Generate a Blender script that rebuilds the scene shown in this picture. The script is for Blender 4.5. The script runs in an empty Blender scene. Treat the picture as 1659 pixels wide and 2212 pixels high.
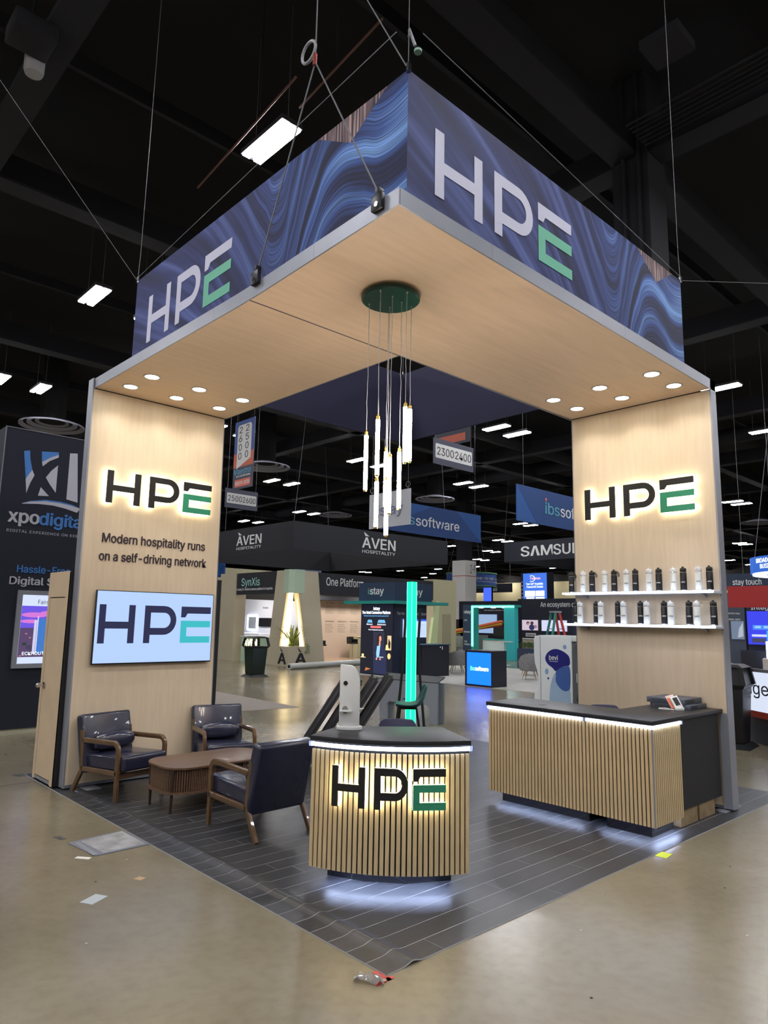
import bpy, bmesh, math, random
from mathutils import Vector, Matrix
random.seed(7)
D = bpy.data
SC = bpy.context.scene
COL = SC.collection

# ------------------------------------------------------------------ camera, world, exposure
cam = D.cameras.new('camera'); camo = D.objects.new('camera', cam); COL.objects.link(camo)
YAW, PITCH, ROLL, FPX = 0.818167, 0.154544, 0.018724, 1508.4
_f = Vector((math.cos(PITCH)*math.cos(YAW), math.cos(PITCH)*math.sin(YAW), math.sin(PITCH)))
_r = _f.cross(Vector((0, 0, 1))).normalized(); _u = _r.cross(_f)
_r2 = _r*math.cos(ROLL) + _u*math.sin(ROLL); _u2 = _u*math.cos(ROLL) - _r*math.sin(ROLL)
camo.matrix_world = Matrix(((_r2.x, _u2.x, -_f.x, -2.826), (_r2.y, _u2.y, -_f.y, -2.9335), (_r2.z, _u2.z, -_f.z, 1.8304), (0, 0, 0, 1)))
cam.sensor_fit = 'VERTICAL'; cam.sensor_height = 36; cam.lens = FPX/2212*36
cam.clip_end = 400; cam.clip_start = 0.05
SC.camera = camo
w = D.worlds.new('world'); SC.world = w; w.use_nodes = True
w.node_tree.nodes['Background'].inputs[0].default_value = (0.5, 0.55, 0.65, 1)
w.node_tree.nodes['Background'].inputs[1].default_value = 0.05
SC.view_settings.view_transform = 'Standard'; SC.view_settings.look = 'None'
SC.view_settings.gamma = 1; SC.view_settings.use_curve_mapping = False
SC.view_settings.exposure = 0.04
try:
    SC.cycles.use_denoising = True; SC.cycles.use_light_tree = True
    SC.cycles.max_bounces = 8; SC.cycles.diffuse_bounces = 4; SC.cycles.sample_clamp_indirect = 4
except Exception: pass
HALL = 104      # radiance of the hall's ceiling lights

# ------------------------------------------------------------------ materials
MATS = {}
def lin(c):
    return tuple(((v/255)/12.92 if v/255 <= .04045 else ((v/255+.055)/1.055)**2.4) for v in c)
def mat(name, rgb, rough=.5, metal=0., emit=None, es=0., coat=0., var=0., vs=4., stretch=(1, 1, 1), bump=0., trans=0., spec=.5):
    """rgb in sRGB 0-255; var = strength of a procedural colour variation"""
    if name in MATS: return MATS[name]
    m = D.materials.new(name); m.use_nodes = True; nt = m.node_tree
    b = nt.nodes['Principled BSDF']; c = lin(rgb)
    b.inputs['Base Color'].default_value = (*c, 1)
    b.inputs['Roughness'].default_value = rough; b.inputs['Metallic'].default_value = metal
    b.inputs['Coat Weight'].default_value = coat; b.inputs['Transmission Weight'].default_value = trans
    b.inputs['Specular IOR Level'].default_value = spec
    if emit is not None:
        b.inputs['Emission Color'].default_value = (*lin(emit), 1); b.inputs['Emission Strength'].default_value = es
    if var or bump:
        tc = nt.nodes.new('ShaderNodeTexCoord'); mp = nt.nodes.new('ShaderNodeMapping')
        mp.inputs['Scale'].default_value = stretch
        n = nt.nodes.new('ShaderNodeTexNoise'); n.inputs['Scale'].default_value = vs; n.inputs['Detail'].default_value = 5
        nt.links.new(tc.outputs['Object'], mp.inputs[0]); nt.links.new(mp.outputs[0], n.inputs['Vector'])
        if var:
            r = nt.nodes.new('ShaderNodeValToRGB'); r.color_ramp.elements[0].position = .3; r.color_ramp.elements[1].position = .7
            r.color_ramp.elements[0].color = (*[v*(1-var) for v in c], 1); r.color_ramp.elements[1].color = (*[min(1, v*(1+var)) for v in c], 1)
            nt.links.new(n.outputs['Fac'], r.inputs[0]); nt.links.new(r.outputs[0], b.inputs['Base Color'])
        if bump:
            bp = nt.nodes.new('ShaderNodeBump'); bp.inputs['Strength'].default_value = bump; bp.inputs['Distance'].default_value = .01
            nt.links.new(n.outputs['Fac'], bp.inputs['Height']); nt.links.new(bp.outputs[0], b.inputs['Normal'])
    MATS[name] = m; return m
def glow(name, rgb, s):
    return mat(name, (20, 20, 20), .6, emit=rgb, es=s)

def concrete():
    m = mat('polished_concrete', (150, 140, 112), .22); nt = m.node_tree; b = nt.nodes['Principled BSDF']
    tc = nt.nodes.new('ShaderNodeTexCoord')
    n1 = nt.nodes.new('ShaderNodeTexNoise'); n1.inputs['Scale'].default_value = .9; n1.inputs['Detail'].default_value = 8; n1.inputs['Roughness'].default_value = .62
    n2 = nt.nodes.new('ShaderNodeTexNoise'); n2.inputs['Scale'].default_value = 14; n2.inputs['Detail'].default_value = 6
    n3 = nt.nodes.new('ShaderNodeTexNoise'); n3.inputs['Scale'].default_value = .8; n3.inputs['Detail'].default_value = 3
    for n in (n1, n2, n3): nt.links.new(tc.outputs['Object'], n.inputs['Vector'])
    r = nt.nodes.new('ShaderNodeValToRGB'); e = r.color_ramp.elements
    e[0].position = .3; e[0].color = (*lin((116, 107, 87)), 1); e[1].position = .72; e[1].color = (*lin((134, 126, 106)), 1)
    q = e.new(.5); q.color = (*lin((126, 117, 96)), 1)
    nt.links.new(n1.outputs['Fac'], r.inputs[0])
    mx = nt.nodes.new('ShaderNodeMix'); mx.data_type = 'RGBA'; mx.blend_type = 'MULTIPLY'; mx.inputs[0].default_value = .16
    r2 = nt.nodes.new('ShaderNodeValToRGB'); r2.color_ramp.elements[0].position = .32; r2.color_ramp.elements[0].color = (.55, .53, .5, 1); r2.color_ramp.elements[1].position = .55
    nt.links.new(n2.outputs['Fac'], r2.inputs[0]); nt.links.new(r.outputs[0], mx.inputs[6]); nt.links.new(r2.outputs[0], mx.inputs[7])
    # saw-cut control joints every 9.14 m
    sx = nt.nodes.new('ShaderNodeSeparateXYZ'); nt.links.new(tc.outputs['Object'], sx.inputs[0])
    outs = []
    for ax, off in ((0, 2.1), (1, 3.55)):
        a = nt.nodes.new('ShaderNodeMath'); a.operation = 'ADD'; a.inputs[1].default_value = off; nt.links.new(sx.outputs[ax], a.inputs[0])
        p = nt.nodes.new('ShaderNodeMath'); p.operation = 'PINGPONG'; p.inputs[1].default_value = 4.57; nt.links.new(a.outputs[0], p.inputs[0])
        g = nt.nodes.new('ShaderNodeMath'); g.operation = 'GREATER_THAN'; g.inputs[1].default_value = .006; nt.links.new(p.outputs[0], g.inputs[0]); outs.append(g)
    mu = nt.nodes.new('ShaderNodeMath'); mu.operation = 'MULTIPLY'; nt.links.new(outs[0].outputs[0], mu.inputs[0]); nt.links.new(outs[1].outputs[0], mu.inputs[1])
    mx2 = nt.nodes.new('ShaderNodeMix'); mx2.data_type = 'RGBA'; mx2.inputs[6].default_value = (.05, .045, .04, 1)
    nt.links.new(mu.outputs[0], mx2.inputs[0]); nt.links.new(mx.outputs[2], mx2.inputs[7]); nt.links.new(mx2.outputs[2], b.inputs['Base Color'])
    mr = nt.nodes.new('ShaderNodeMapRange'); mr.inputs['To Min'].default_value = .2; mr.inputs['To Max'].default_value = .3
    nt.links.new(n3.outputs['Fac'], mr.inputs[0]); nt.links.new(mr.outputs[0], b.inputs['Roughness'])
    return m

def banner_art():
    """blue flow-line print; UV is in units of the panel (u 0..1 along, v 0..1 up)"""
    m = mat('banner_print', (40, 50, 90), .75); nt = m.node_tree; b = nt.nodes['Principled BSDF']; L = nt.links.new
    def N(t, **k):
        n = nt.nodes.new(t)
        for a, v in k.items(): setattr(n, a, v)
        return n
    def M(op, a, c=None, d=None):
        n = N('ShaderNodeMath', operation=op)
        for i, v in enumerate((a, c, d)):
            if v is None: continue
            if isinstance(v, (int, float)): n.inputs[i].default_value = v
            else: L(v, n.inputs[i])
        return n.outputs[0]
    tc = N('ShaderNodeTexCoord'); sp = N('ShaderNodeSeparateXYZ'); L(tc.outputs['UV'], sp.inputs[0]); U, V = sp.outputs[0], sp.outputs[1]
    fc = N('ShaderNodeFloatCurve'); cv = fc.mapping.curves[0]
    pts = [(0, 1), (.3, .72), (.5, .36), (.6, .12), (.645, .05), (.69, .2), (.76, .50), (.83, .62), (.89, .60), (.94, .56), (1, .57)]
    cv.points[0].location = pts[0]; cv.points[1].location = pts[-1]
    for p in pts[1:-1]: cv.points.new(*p)
    fc.mapping.update(); L(U, fc.inputs['Value'])
    wn = N('ShaderNodeTexNoise'); wn.inputs['Scale'].default_value = 3.2; wn.inputs['Detail'].default_value = 2; L(tc.outputs['UV'], wn.inputs['Vector'])
    phi = M('SUBTRACT', V, M('MULTIPLY', fc.outputs[0], 2.3))
    phi = M('ADD', phi, M('MULTIPLY', M('SUBTRACT', wn.outputs['Fac'], .5), .05))
    def noise(sx, sy, det=4, rough=.5):
        cb = N('ShaderNodeCombineXYZ'); L(M('MULTIPLY', phi, sx), cb.inputs[0]); L(M('MULTIPLY', U, sy), cb.inputs[1])
        n = N('ShaderNodeTexNoise'); n.inputs['Scale'].default_value = 1; n.inputs['Detail'].default_value = det; n.inputs['Roughness'].default_value = rough; L(cb.outputs[0], n.inputs['Vector']); return n.outputs['Fac']
    fine = noise(62, 2.0, 4, .65); wide = noise(4.4, 1.5, 2.5); hue = noise(9, 1.5, 2)
    def ramp(x, st):
        r = N('ShaderNodeValToRGB'); e = r.color_ramp.elements
        e[0].position, e[0].color = st[0][0], (*lin(st[0][1]), 1); e[1].position, e[1].color = st[-1][0], (*lin(st[-1][1]), 1)
        for p, c in st[1:-1]: q = e.new(p); q.color = (*lin(c), 1)
        L(x, r.inputs[0]); return r.outputs[0]
    # contrast of the fine lines grows towards the swirl
    k = N('ShaderNodeMapRange'); k.inputs['From Min'].default_value = .25; k.inputs['From Max'].default_value = .75; k.inputs['To Min'].default_value = .25; k.inputs['To Max'].default_value = 1.5; L(U, k.inputs[0])
    body = ramp(wide, [(.28, (14, 17, 42)), (.42, (28, 36, 78)), (.54, (56, 84, 146)), (.66, (112, 152, 208)), (.78, (176, 190, 240))])
    dark = ramp(wide, [(.3, (16, 18, 44)), (.5, (38, 46, 98)), (.72, (88, 104, 168))])
    k2 = N('ShaderNodeMapRange'); k2.inputs['From Min'].default_value = .5; k2.inputs['From Max'].default_value = .78; L(U, k2.inputs[0])
    mx0 = N('ShaderNodeMix', data_type='RGBA'); L(k2.outputs[0], mx0.inputs[0]); L(dark, mx0.inputs[6]); L(body, mx0.inputs[7])
    lines = M('MULTIPLY', M('SUBTRACT', fine, .5), k.outputs[0])
    lfac = M('ADD', M('MULTIPLY', lines, 3.6), 1.0)
    lfac = M('MAXIMUM', lfac, .35)
    mul = N('ShaderNodeVectorMath', operation='SCALE'); L(mx0.outputs[2], mul.inputs[0]); L(lfac, mul.inputs['Scale'])
    # brown / pink upright streaks in the upper right corner
    st = N('ShaderNodeCombineXYZ'); L(M('MULTIPLY', U, 130), st.inputs[0]); L(M('MULTIPLY', V, 1.0), st.inputs[1])
    sn = N('ShaderNodeTexNoise'); sn.inputs['Scale'].default_value = 1; L(st.outputs[0], sn.inputs['Vector'])
    streak = ramp(sn.outputs['Fac'], [(.36, (40, 36, 44)), (.5, (104, 84, 92)), (.64, (190, 160, 150))])
    edge = M('SUBTRACT', V, M('ADD', M('MULTIPLY', M('ABSOLUTE', M('SUBTRACT', U, .86)), 2.4), .78))
    inr = M('MULTIPLY', M('GREATER_THAN', edge, 0), M('LESS_THAN', U, .96))
    mx1 = N('ShaderNodeMix', data_type='RGBA'); L(inr, mx1.inputs[0]); L(mul.outputs[0], mx1.inputs[6]); L(streak, mx1.inputs[7])
    L(mx1.outputs[2], b.inputs['Base Color'])
    return m

WOOD = mat('pale_maple_laminate', (210, 192, 166), .5, var=.05, vs=3, stretch=(9, 9, .8), bump=.02)
SOFF = mat('soffit_maple_laminate', (240, 210, 178), .5, var=.05, vs=2.5, stretch=(.8, 7, 9))
SLAT = mat('oak_slat', (204, 180, 138), .5, var=.09, vs=4, stretch=(14, 14, 1.5))
ALU = mat('satin_aluminium', (150, 153, 162), .42, .35, var=.04, vs=3)
ALU2 = mat('grey_extrusion', (128, 132, 144), .5, .3)
CHROME = mat('chrome', (205, 205, 210), .15, 1)
BLACK = mat('black_felt_back', (10, 10, 12), .8)
BLKP = mat('black_laminate', (24, 25, 30), .42)
PLINTH = mat('gloss_black_plinth', (8, 8, 12), .12, coat=.4)
BPLAS = mat('black_plastic', (18, 18, 20), .45)
WHITE = mat('white_plastic', (222, 222, 220), .4)
LETTERB = mat('logo_black', (22, 22, 24), .5)
LETTERG = mat('logo_green', (44, 140, 108), .45)
NAVY = mat('navy_laminate', (30, 34, 56), .6)
CABLE = mat('steel_cable', (120, 120, 124), .5, .4)
WHITEPRINT = mat('white_print', (214, 216, 222), .6)
HALO = glow('logo_halo_light', (255, 240, 205), 13)
LED = glow('cool_led_strip', (215, 228, 255), 12)
LEDC = glow('counter_plinth_led', (192, 210, 255), 95)
LEDK = glow('plinth_led_strip', (192, 210, 255), 200)
DOWN = glow('downlight_lens', (255, 246, 226), 30)
TUBE = glow('pendant_tube_light', (255, 238, 224), 58)
LAMP = glow('hall_light_lens', (250, 250, 255), HALL)
NAVYLEA = mat('navy_leather', (36, 38, 58), .26, coat=.25, var=.12, vs=9, bump=.12)
WALNUT = mat('walnut', (98, 74, 56), .42, var=.22, vs=5, stretch=(1, 14, 14), coat=.1)
WALNUTF = mat('stained_ash_frame', (92, 68, 44), .28, var=.25, vs=10, stretch=(3, 3, 1), coat=.4)

# ------------------------------------------------------------------ object helpers
def thing(name, label=None, cat=None, loc=(0, 0, 0), rz=0, group=None, kind=None):
    o = D.objects.new(name, None); COL.objects.link(o); o.location = loc; o.rotation_euler = (0, 0, rz); o.empty_display_size = .1
    return tag(o, label, cat, group, kind)
def tag(o, label=None, cat=None, group=None, kind=None):
    if label: o['label'] = label
    if cat: o['category'] = cat
    if group: o['group'] = group
    if kind: o['kind'] = kind
    return o
def link(name, me, parent=None, m=None, loc=None):
    o = D.objects.new(name, me); COL.objects.link(o)
    if m is not None and len(me.materials) == 0: me.materials.append(m)
    if parent is not None: o.parent = parent
    if loc is not None: o.location = loc
    return o
def copy_tree(o, parent=None):
    c = o.copy(); COL.objects.link(c); c.parent = parent
    for ch in list(o.children): copy_tree(ch, c)
    return c

class B:
    def __init__(s): s.v = []; s.f = []
    def add(s, vs, fs):
        n = len(s.v); s.v += [tuple(v) for v in vs]; s.f += [tuple(i+n for i in f) for f in fs]; return s
    def box(s, x0, x1, y0, y1, z0, z1, M=None):
        vs = [Vector(p) for p in ((x0, y0, z0), (x1, y0, z0), (x1, y1, z0), (x0, y1, z0), (x0, y0, z1), (x1, y0, z1), (x1, y1, z1), (x0, y1, z1))]
        if M is not None: vs = [M @ v for v in vs]
        return s.add(vs, [(0, 3, 2, 1), (4, 5, 6, 7), (0, 1, 5, 4), (1, 2, 6, 5), (2, 3, 7, 6), (3, 0, 4, 7)])
    def hexa(s, a, b):      # two quads a (back) and b (front), same winding
        return s.add(list(a)+list(b), [(3, 2, 1, 0), (4, 5, 6, 7), (0, 1, 5, 4), (1, 2, 6, 5), (2, 3, 7, 6), (3, 0, 4, 7)])
    def prism(s, poly, fn, d0, d1):   # poly of (u,v), fn(u,v,d)->xyz
        n = len(poly); vs = [fn(u, v, d0) for u, v in poly]+[fn(u, v, d1) for u, v in poly]
        fs = [tuple(range(n))[::-1], tuple(range(n, 2*n))]+[(i, (i+1) % n, n+(i+1) % n, n+i) for i in range(n)]
        return s.add(vs, fs)
    def ring(s, rings, closed=True, caps=True):
        n = len(rings[0]); vs = [p for r in rings for p in r]; fs = []
        for k in range(len(rings)-1):
            for i in range(n if closed else n-1):
                j = (i+1) % n; fs.append((k*n+i, k*n+j, (k+1)*n+j, (k+1)*n+i))
        if caps and closed: fs += [tuple(range(n))[::-1], tuple(range((len(rings)-1)*n, len(rings)*n))]
        return s.add(vs, fs)
    def cyl(s, p0, p1, r0, r1=None, n=16):
        p0, p1 = Vector(p0), Vector(p1); r1 = r0 if r1 is None else r1; d = (p1-p0).normalized()
        a = d.orthogonal().normalized(); b = d.cross(a)
        c = [(math.cos(2*math.pi*i/n), math.sin(2*math.pi*i/n)) for i in range(n)]
        return s.ring([[p0+(a*x+b*y)*r0 for x, y in c], [p1+(a*x+b*y)*r1 for x, y in c]])
    def lathe(s, prof, c=(0, 0, 0), n=20):
        return s.ring([[(c[0]+r*math.cos(2*math.pi*i/n), c[1]+r*math.sin(2*math.pi*i/n), c[2]+z) for i in range(n)] for r, z in prof])
    def sweep(s, path, prof, up=(1, 0, 0)):
        """path of points, prof of (a,b): a along `up`, b along the in-plane normal"""
        P = [Vector(p) for p in path]; U = Vector(up); rs = []
        for i, p in enumerate(P):
            t0 = (P[i]-P[i-1]).normalized() if i else None; t1 = (P[i+1]-P[i]).normalized() if i < len(P)-1 else None
            t = (t0+t1).normalized() if (t0 and t1) else (t0 or t1); k = 1/max(.35, t.dot(t1 or t0))
            n = t.cross(U).normalized(); u = n.cross(t)
            rs.append([p+u*a+n*b*k for a, b in prof])
        return s.ring(rs)
    def tube(s, path, r, n=8):
        P = [Vector(p) for p in path]; rs = []; a = None
        for i, p in enumerate(P):
            t = (P[min(i+1, len(P)-1)]-P[max(i-1, 0)]).normalized()
            a = t.orthogonal().normalized() if a is None else (a-t*a.dot(t)).normalized(); b = t.cross(a)
            rs.append([p+(a*math.cos(2*math.pi*k/n)+b*math.sin(2*math.pi*k/n))*r for k in range(n)])
        return s.ring(rs)
    def mesh(s, smooth=False):
        me = D.meshes.new('m'); me.from_pydata(s.v, [], s.f); me.update()
        bm = bmesh.new(); bm.from_mesh(me); bmesh.ops.recalc_face_normals(bm, faces=bm.faces); bm.to_mesh(me); bm.free()
        if smooth:
            for p in me.polygons: p.use_smooth = True
        return me
    def make(s, name, m, parent=None, smooth=False, bevel=0, seg=2, ang=None):
        me = s.mesh(smooth or bool(bevel) or ang is not None)
        if bevel:
            bm = bmesh.new(); bm.from_mesh(me)
            es = [e for e in bm.edges if len(e.link_faces) == 2 and e.calc_face_angle(0) > .5]
            bmesh.ops.bevel(bm, geom=es, offset=bevel, segments=seg, affect='EDGES', profile=.5, clamp_overlap=True)
            bm.to_mesh(me); bm.free()
            for p in me.polygons: p.use_smooth = True
        if smooth or bevel or ang is not None:
            try: me.set_sharp_from_angle(angle=ang or .7)
            except Exception: pass
        me.name = name
        return link(name, me, parent, m)
RECT = lambda a, b, c=.25: [(a, b*(1-c)), (a*(1-c), b), (-a*(1-c), b), (-a, b*(1-c)), (-a, -b*(1-c)), (-a*(1-c), -b), (a*(1-c), -b), (a, -b*(1-c))]

def FX(c):    # plane x = c facing -x ; u is world y (right = -y), d = outwards
    return lambda u, v, d=0: (c-d, u, v)
def FY(c):    # plane y = c facing -y ; u is world x
    return lambda u, v, d=0: (u, c-d, v)
FONT = {}
def font():
    if 'f' not in FONT:
        FONT['f'] = None
        try:
            import os
            for k in ('LOCAL', 'SYSTEM'):
                p = os.path.join(bpy.utils.resource_path(k), 'datafiles', 'fonts', 'Inter.woff2')
                if os.path.exists(p): FONT['f'] = D.fonts.load(p); break
        except Exception: pass
    return FONT['f']
def text(s, parent, m, fn, u0, z0, wd, h=None, bold=0., d=.006, th=.004, name='lettering', squash=None, track=1.0):
    """text lying in the plane fn: starts at u0 (left as seen), baseline z0, total width wd (sign = direction of reading)"""
    cu = D.curves.new('t', 'FONT'); cu.body = s; cu.extrude = 0; cu.resolution_u = 4; cu.space_character = track
    if font(): cu.font = font()
    o = D.objects.new('t', cu); COL.objects.link(o)
    dg = bpy.context.evaluated_depsgraph_get(); me = D.meshes.new_from_object(o.evaluated_get(dg))
    D.objects.remove(o); D.curves.remove(cu)
    if not me.vertices: return None
    xs = [v.co.x for v in me.vertices]; x0, x1 = min(xs), max(xs); top = max(v.co.y for v in me.vertices)
    if bold:      # heavier weight: shifted copies, each a hair further out so that no faces coincide
        bm = bmesh.new(); bm.from_mesh(me); g = bm.faces[:]
        for q, (dx, dy) in enumerate(((bold*.55, 0), (-bold*.55, 0), (0, bold*.3), (0, -bold*.3))):
            r = bmesh.ops.duplicate(bm, geom=g)
            for e in r['geom']:
                if isinstance(e, bmesh.types.BMVert): e.co.x += dx; e.co.y += dy; e.co.z += (q+1)*.001
        bm.to_mesh(me); bm.free()
    k = abs(wd)/(x1-x0); kz = k if h is None else h/top; sg = 1 if wd > 0 else -1
    for v in me.vertices:
        v.co = Vector(fn(u0+sg*(v.co.x-x0)*k, z0+v.co.y*kz, d+v.co.z))
    if th:
        n = len(me.polygons)
        bm = bmesh.new(); bm.from_mesh(me)
        r = bmesh.ops.extrude_face_region(bm, geom=bm.faces[:]); vs = [e for e in r['geom'] if isinstance(e, bmesh.types.BMVert)]
        off = Vector(fn(0, 0, th))-Vector(fn(0, 0, 0))
        for v in vs: v.co += off
        bmesh.ops.recalc_face_normals(bm, faces=bm.faces); bm.to_mesh(me); bm.free()
    for pl_ in me.polygons: pl_.use_smooth = False
    me.name = name
    return link(name, me, parent, m)
def poly(name, parent, m, fn, pts, d=.004, th=.003):
    return B().prism(pts, fn, d, d+th).make(name, m, parent)
def ell(cx, cy, rx, ry, n=20, a0=0, a1=2*math.pi):
    return [(cx+rx*math.cos(a0+(a1-a0)*i/n), cy+ry*math.sin(a0+(a1-a0)*i/n)) for i in range(n)]
def rrect(x0, x1, y0, y1, r, n=4):
    p = []
    for cx, cy, a in ((x1-r, y1-r, 0), (x0+r, y1-r, 90), (x0+r, y0+r, 180), (x1-r, y0+r, 270)):
        for i in range(n+1):
            t = math.radians(a+90*i/n); p.append((cx+r*math.cos(t), cy+r*math.sin(t)))
    return p

def chaikin(p, n=2):
    for _ in range(n): p = [q for i in range(len(p)) for q in ((p[i][0]*.75+p[(i+1) % len(p)][0]*.25, p[i][1]*.75+p[(i+1) % len(p)][1]*.25), (p[i][0]*.25+p[(i+1) % len(p)][0]*.75, p[i][1]*.25+p[(i+1) % len(p)][1]*.75))]
    return p
# the three-letter logo as outlines in a unit-height box (overall width 3.5)
LH = [(0, 0), (.19, 0), (.19, .38), (.86, .38), (.86, 0), (1.05, 0), (1.05, 1), (.86, 1), (.86, .56), (.19, .56), (.19, 1), (0, 1)]
def _P():
    o = [(0, 0), (.19, 0), (.19, .22)]
    cx, cy, R, r = .62, .61, .39, .205
    o += [(cx+R*math.cos(math.radians(a)), cy+R*math.sin(math.radians(a))) for a in range(-90, 91, 15)]
    o += [(0, 1)]
    i = [(.19, .815)]+[(cx+r*math.cos(math.radians(a)), cy+r*math.sin(math.radians(a))) for a in range(90, -91, -15)]+[(.19, .405)]
    return o, i
LE1 = [(0, 1), (1, 1), (1, .81), (.21, .81), (.14, .7), (0, .7)]
LE2 = [(0, .61), (1, .61), (1, .43), (.2, .43), (.2, .18), (1, .18), (1, 0), (0, 0)]
def logo(parent, fn, u0, z0, W, H, mb, mg, d0=0., d1=.02, halo=None, hd=.01, bend=None):
    sg = 1 if W > 0 else -1; kx = abs(W)/3.5
    offs = {'letter_h': 0, 'letter_p': 1.34, 'letter_e_bar': 2.5, 'letter_e_base': 2.5}
    po, pi = _P()
    # P as two halves so the bowl stays open
    top = [(0, .61), (0, 1)]+po[::-1][1:][:0]
    ring_o = [p for p in po[3:-1]]; ring_i = pi[1:-1]
    Pfaces = []
    if True:
        oo = [(.19, .22)]+ring_o+[(.19, 1)]; ii = [(.19, .405)]+ring_i[::-1]+[(.19, .815)]
        n = len(oo)
        Pfaces = [[oo[i], oo[i+1], ii[i+1], ii[i]] for i in range(n-1)]
        Pfaces.append([(0, 0), (.19, 0), (.19, 1), (0, 1)])
    def T(p, off, d):
        u = u0+sg*(p[0]+off)*kx; z = z0+p[1]*H
        q = fn(u, z, d)
        return q
    def build(nm, polys, off, a, b, m, par, shrink=0):
        bb = B()
        for pl in polys: bb.prism(pl, lambda u, v, d: T((u, v), off, d), a, b)
        return bb.make(nm, m, par)
    sets = [('letter_h', [[LH[0], LH[1], LH[10], LH[11]], [LH[4], LH[5], LH[6], LH[7]], [LH[2], LH[3], LH[8], LH[9]]], mb),
            ('letter_p', Pfaces, mb), ('letter_e_bar', [[(0, .81), (1, .81), (1, 1), (0, 1)], [(0, .7), (.14, .7), (.21, .81), (0, .81)]], mb),
            ('letter_e_base', [[(0, .43), (1, .43), (1, .61), (0, .61)], [(0, 0), (1, 0), (1, .18), (0, .18)], [(0, .18), (.2, .18), (.2, .43), (0, .43)]], mg)]
    for nm, pl, m in sets:
        o = build(nm, pl, offs[nm], d0, d1, m, parent)
        if halo: build('halo_light', pl, offs[nm], hd, d0-.002, halo, o)
    return parent


# ------------------------------------------------------------------ the hall (setting)
X0, X1, Y0, Y1, ZC = -30, 112, -30, 112, 12.4
CONC = concrete()
CEIL = mat('black_painted_ceiling', (15, 15, 18), .95); BEAM = mat('dark_painted_steel', (28, 28, 35), .85)
BEIGE = mat('beige_hall_wall', (196, 186, 152), .8, var=.03, vs=.4); HALLDK = mat('dark_upper_wall', (22, 22, 26), .9)
floor = B().box(X0, X1, Y0, Y1, -.3, 0).make('floor', CONC); tag(floor, kind='structure')
ceil = B().box(X0, X1, Y0, Y1, ZC, ZC+.3).make('ceiling', CEIL); tag(ceil, kind='structure')
for nm, bx in (('wall_back', (X1, X1+.3, Y0, Y1)), ('wall_left', (X0, X1, Y1, Y1+.3)), ('wall_front', (X0-.3, X0, Y0, Y1)), ('wall_right', (X0, X1, Y0-.3, Y0))):
    o = B().box(*bx, 0, 9.8).make(nm, BEIGE); tag(o, kind='structure')
    B().box(*bx, 9.8, ZC).make('upper_wall', HALLDK, o)
for k in range(5):       # doorways in the far beige wall
    B().box(X1-.1, X1-.01, 44+k*13, 48+k*13, 0, 4.2).make('doorway', HALLDK, D.objects['wall_back'])
for k in range(9):
    t = thing('wall_washer', 'small spotlight washing the far beige hall wall', 'spotlight', (X1-3, 34+k*8, 10.3), group='far wall washers'); B().cyl((0, 0, 0), (.2, 0, .3), .14, n=10).make('head', BEAM, t); B().cyl((.1, 0, .2), (.1, 0, 2.1), .02, n=6).make('drop_rod', BEAM, t)
    ld = D.lights.new('washer_beam', 'AREA'); ld.energy = 260; ld.size = .4; ld.color = (1, .95, .85); lo = D.objects.new('washer_beam', ld); COL.objects.link(lo); lo.parent = t; lo.location = (.1, 0, -.05); lo.rotation_euler = (0, math.radians(-55), 0)
YB = [-15.5, -6.3, 2.95, 12.4, 21.7, 30.9, 40.1, 49.4, 58.6, 67.9, 77.1, 86.4, 95.6]
XB = [-18.4, -9.2, 0, 9.2, 18.4, 27.6, 36.8, 46, 55.2, 64.4, 73.6, 82.8, 92, 101.2]
for y in YB: B().box(X0, X1, y-.1, y+.1, 10.75, 11.4).box(X0, X1, y-.26, y+.26, 10.7, 10.76).make('beam', BEAM, ceil)
for x in XB: B().box(x-.1, x+.1, Y0, Y1, 10.75, 11.4).box(x-.26, x+.26, Y0, Y1, 10.7, 10.76).make('beam', BEAM, ceil)
for k in range(26):      # purlins between the girders
    y = -14+k*4.62
    B().box(X0, X1, y-.05, y+.05, 11.5, 11.8).make('purlin', BEAM, ceil)
for x0, y0, x1, y1, z, r in ((20, 18.6, 110, 18.6, 11.3, .4), (33, -20, 33, 100, 11.3, .4)):
    B().cyl((x0, y0, z), (x1, y1, z), r, n=14).make('air_duct', BEAM, ceil, smooth=True)
for k in range(7):       # conduit bundle over the right
    yy = -1.6+k*.14
    B().tube([(5.6, yy, 10.62), (7.4+k*.12, yy, 10.62), (7.8+k*.12, yy+.35, 10.62), (7.9+k*.12, 2.4, 10.62)], .02, 6).make('conduit', BEAM, ceil)
# columns
def column(x, y, wrap):
    t = thing('hall_column', 'square hall column, '+('white wrapped base marked 2-9' if wrap else 'black painted, rising behind the right tower of the booth'), 'column', (x, y, 0))
    if wrap:
        s = .62
        B().box(-s, s, -s, s, 0, 6.3).make('wrapped_base', mat('white_wrap', (214, 212, 208), .6), t)
        for a in (0, 1):
            fn = (lambda u, v, d=0: (-s-d, u, v)) if a == 0 else (lambda u, v, d=0: (u, -s-d, v))
            B().prism([(-s, 5.15), (s, 5.15), (s, 5.2), (-s, 5.2)], fn, .002, .01).make('red_tape', mat('red_tape', (170, 80, 76), .6), t)
        text('2-9', t, LETTERB, lambda u, v, d=0: (u, -s-d, v), -.05, 5.4, .55, .62, name='number')
        B().box(-.4, .4, -.4, .4, 6.3, ZC).make('shaft', BEAM, t)
    else:
        B().box(-.36, .36, -.36, .36, 0, ZC).make('shaft', BEAM, t)
        for k in (-.2, .1): B().cyl((-.42, k, 0), (-.42, k, ZC), .04, n=8).make('riser_pipe', BEAM, t)
column(36.8, 30.6, True); column(9.25, 2.85, False)

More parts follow.
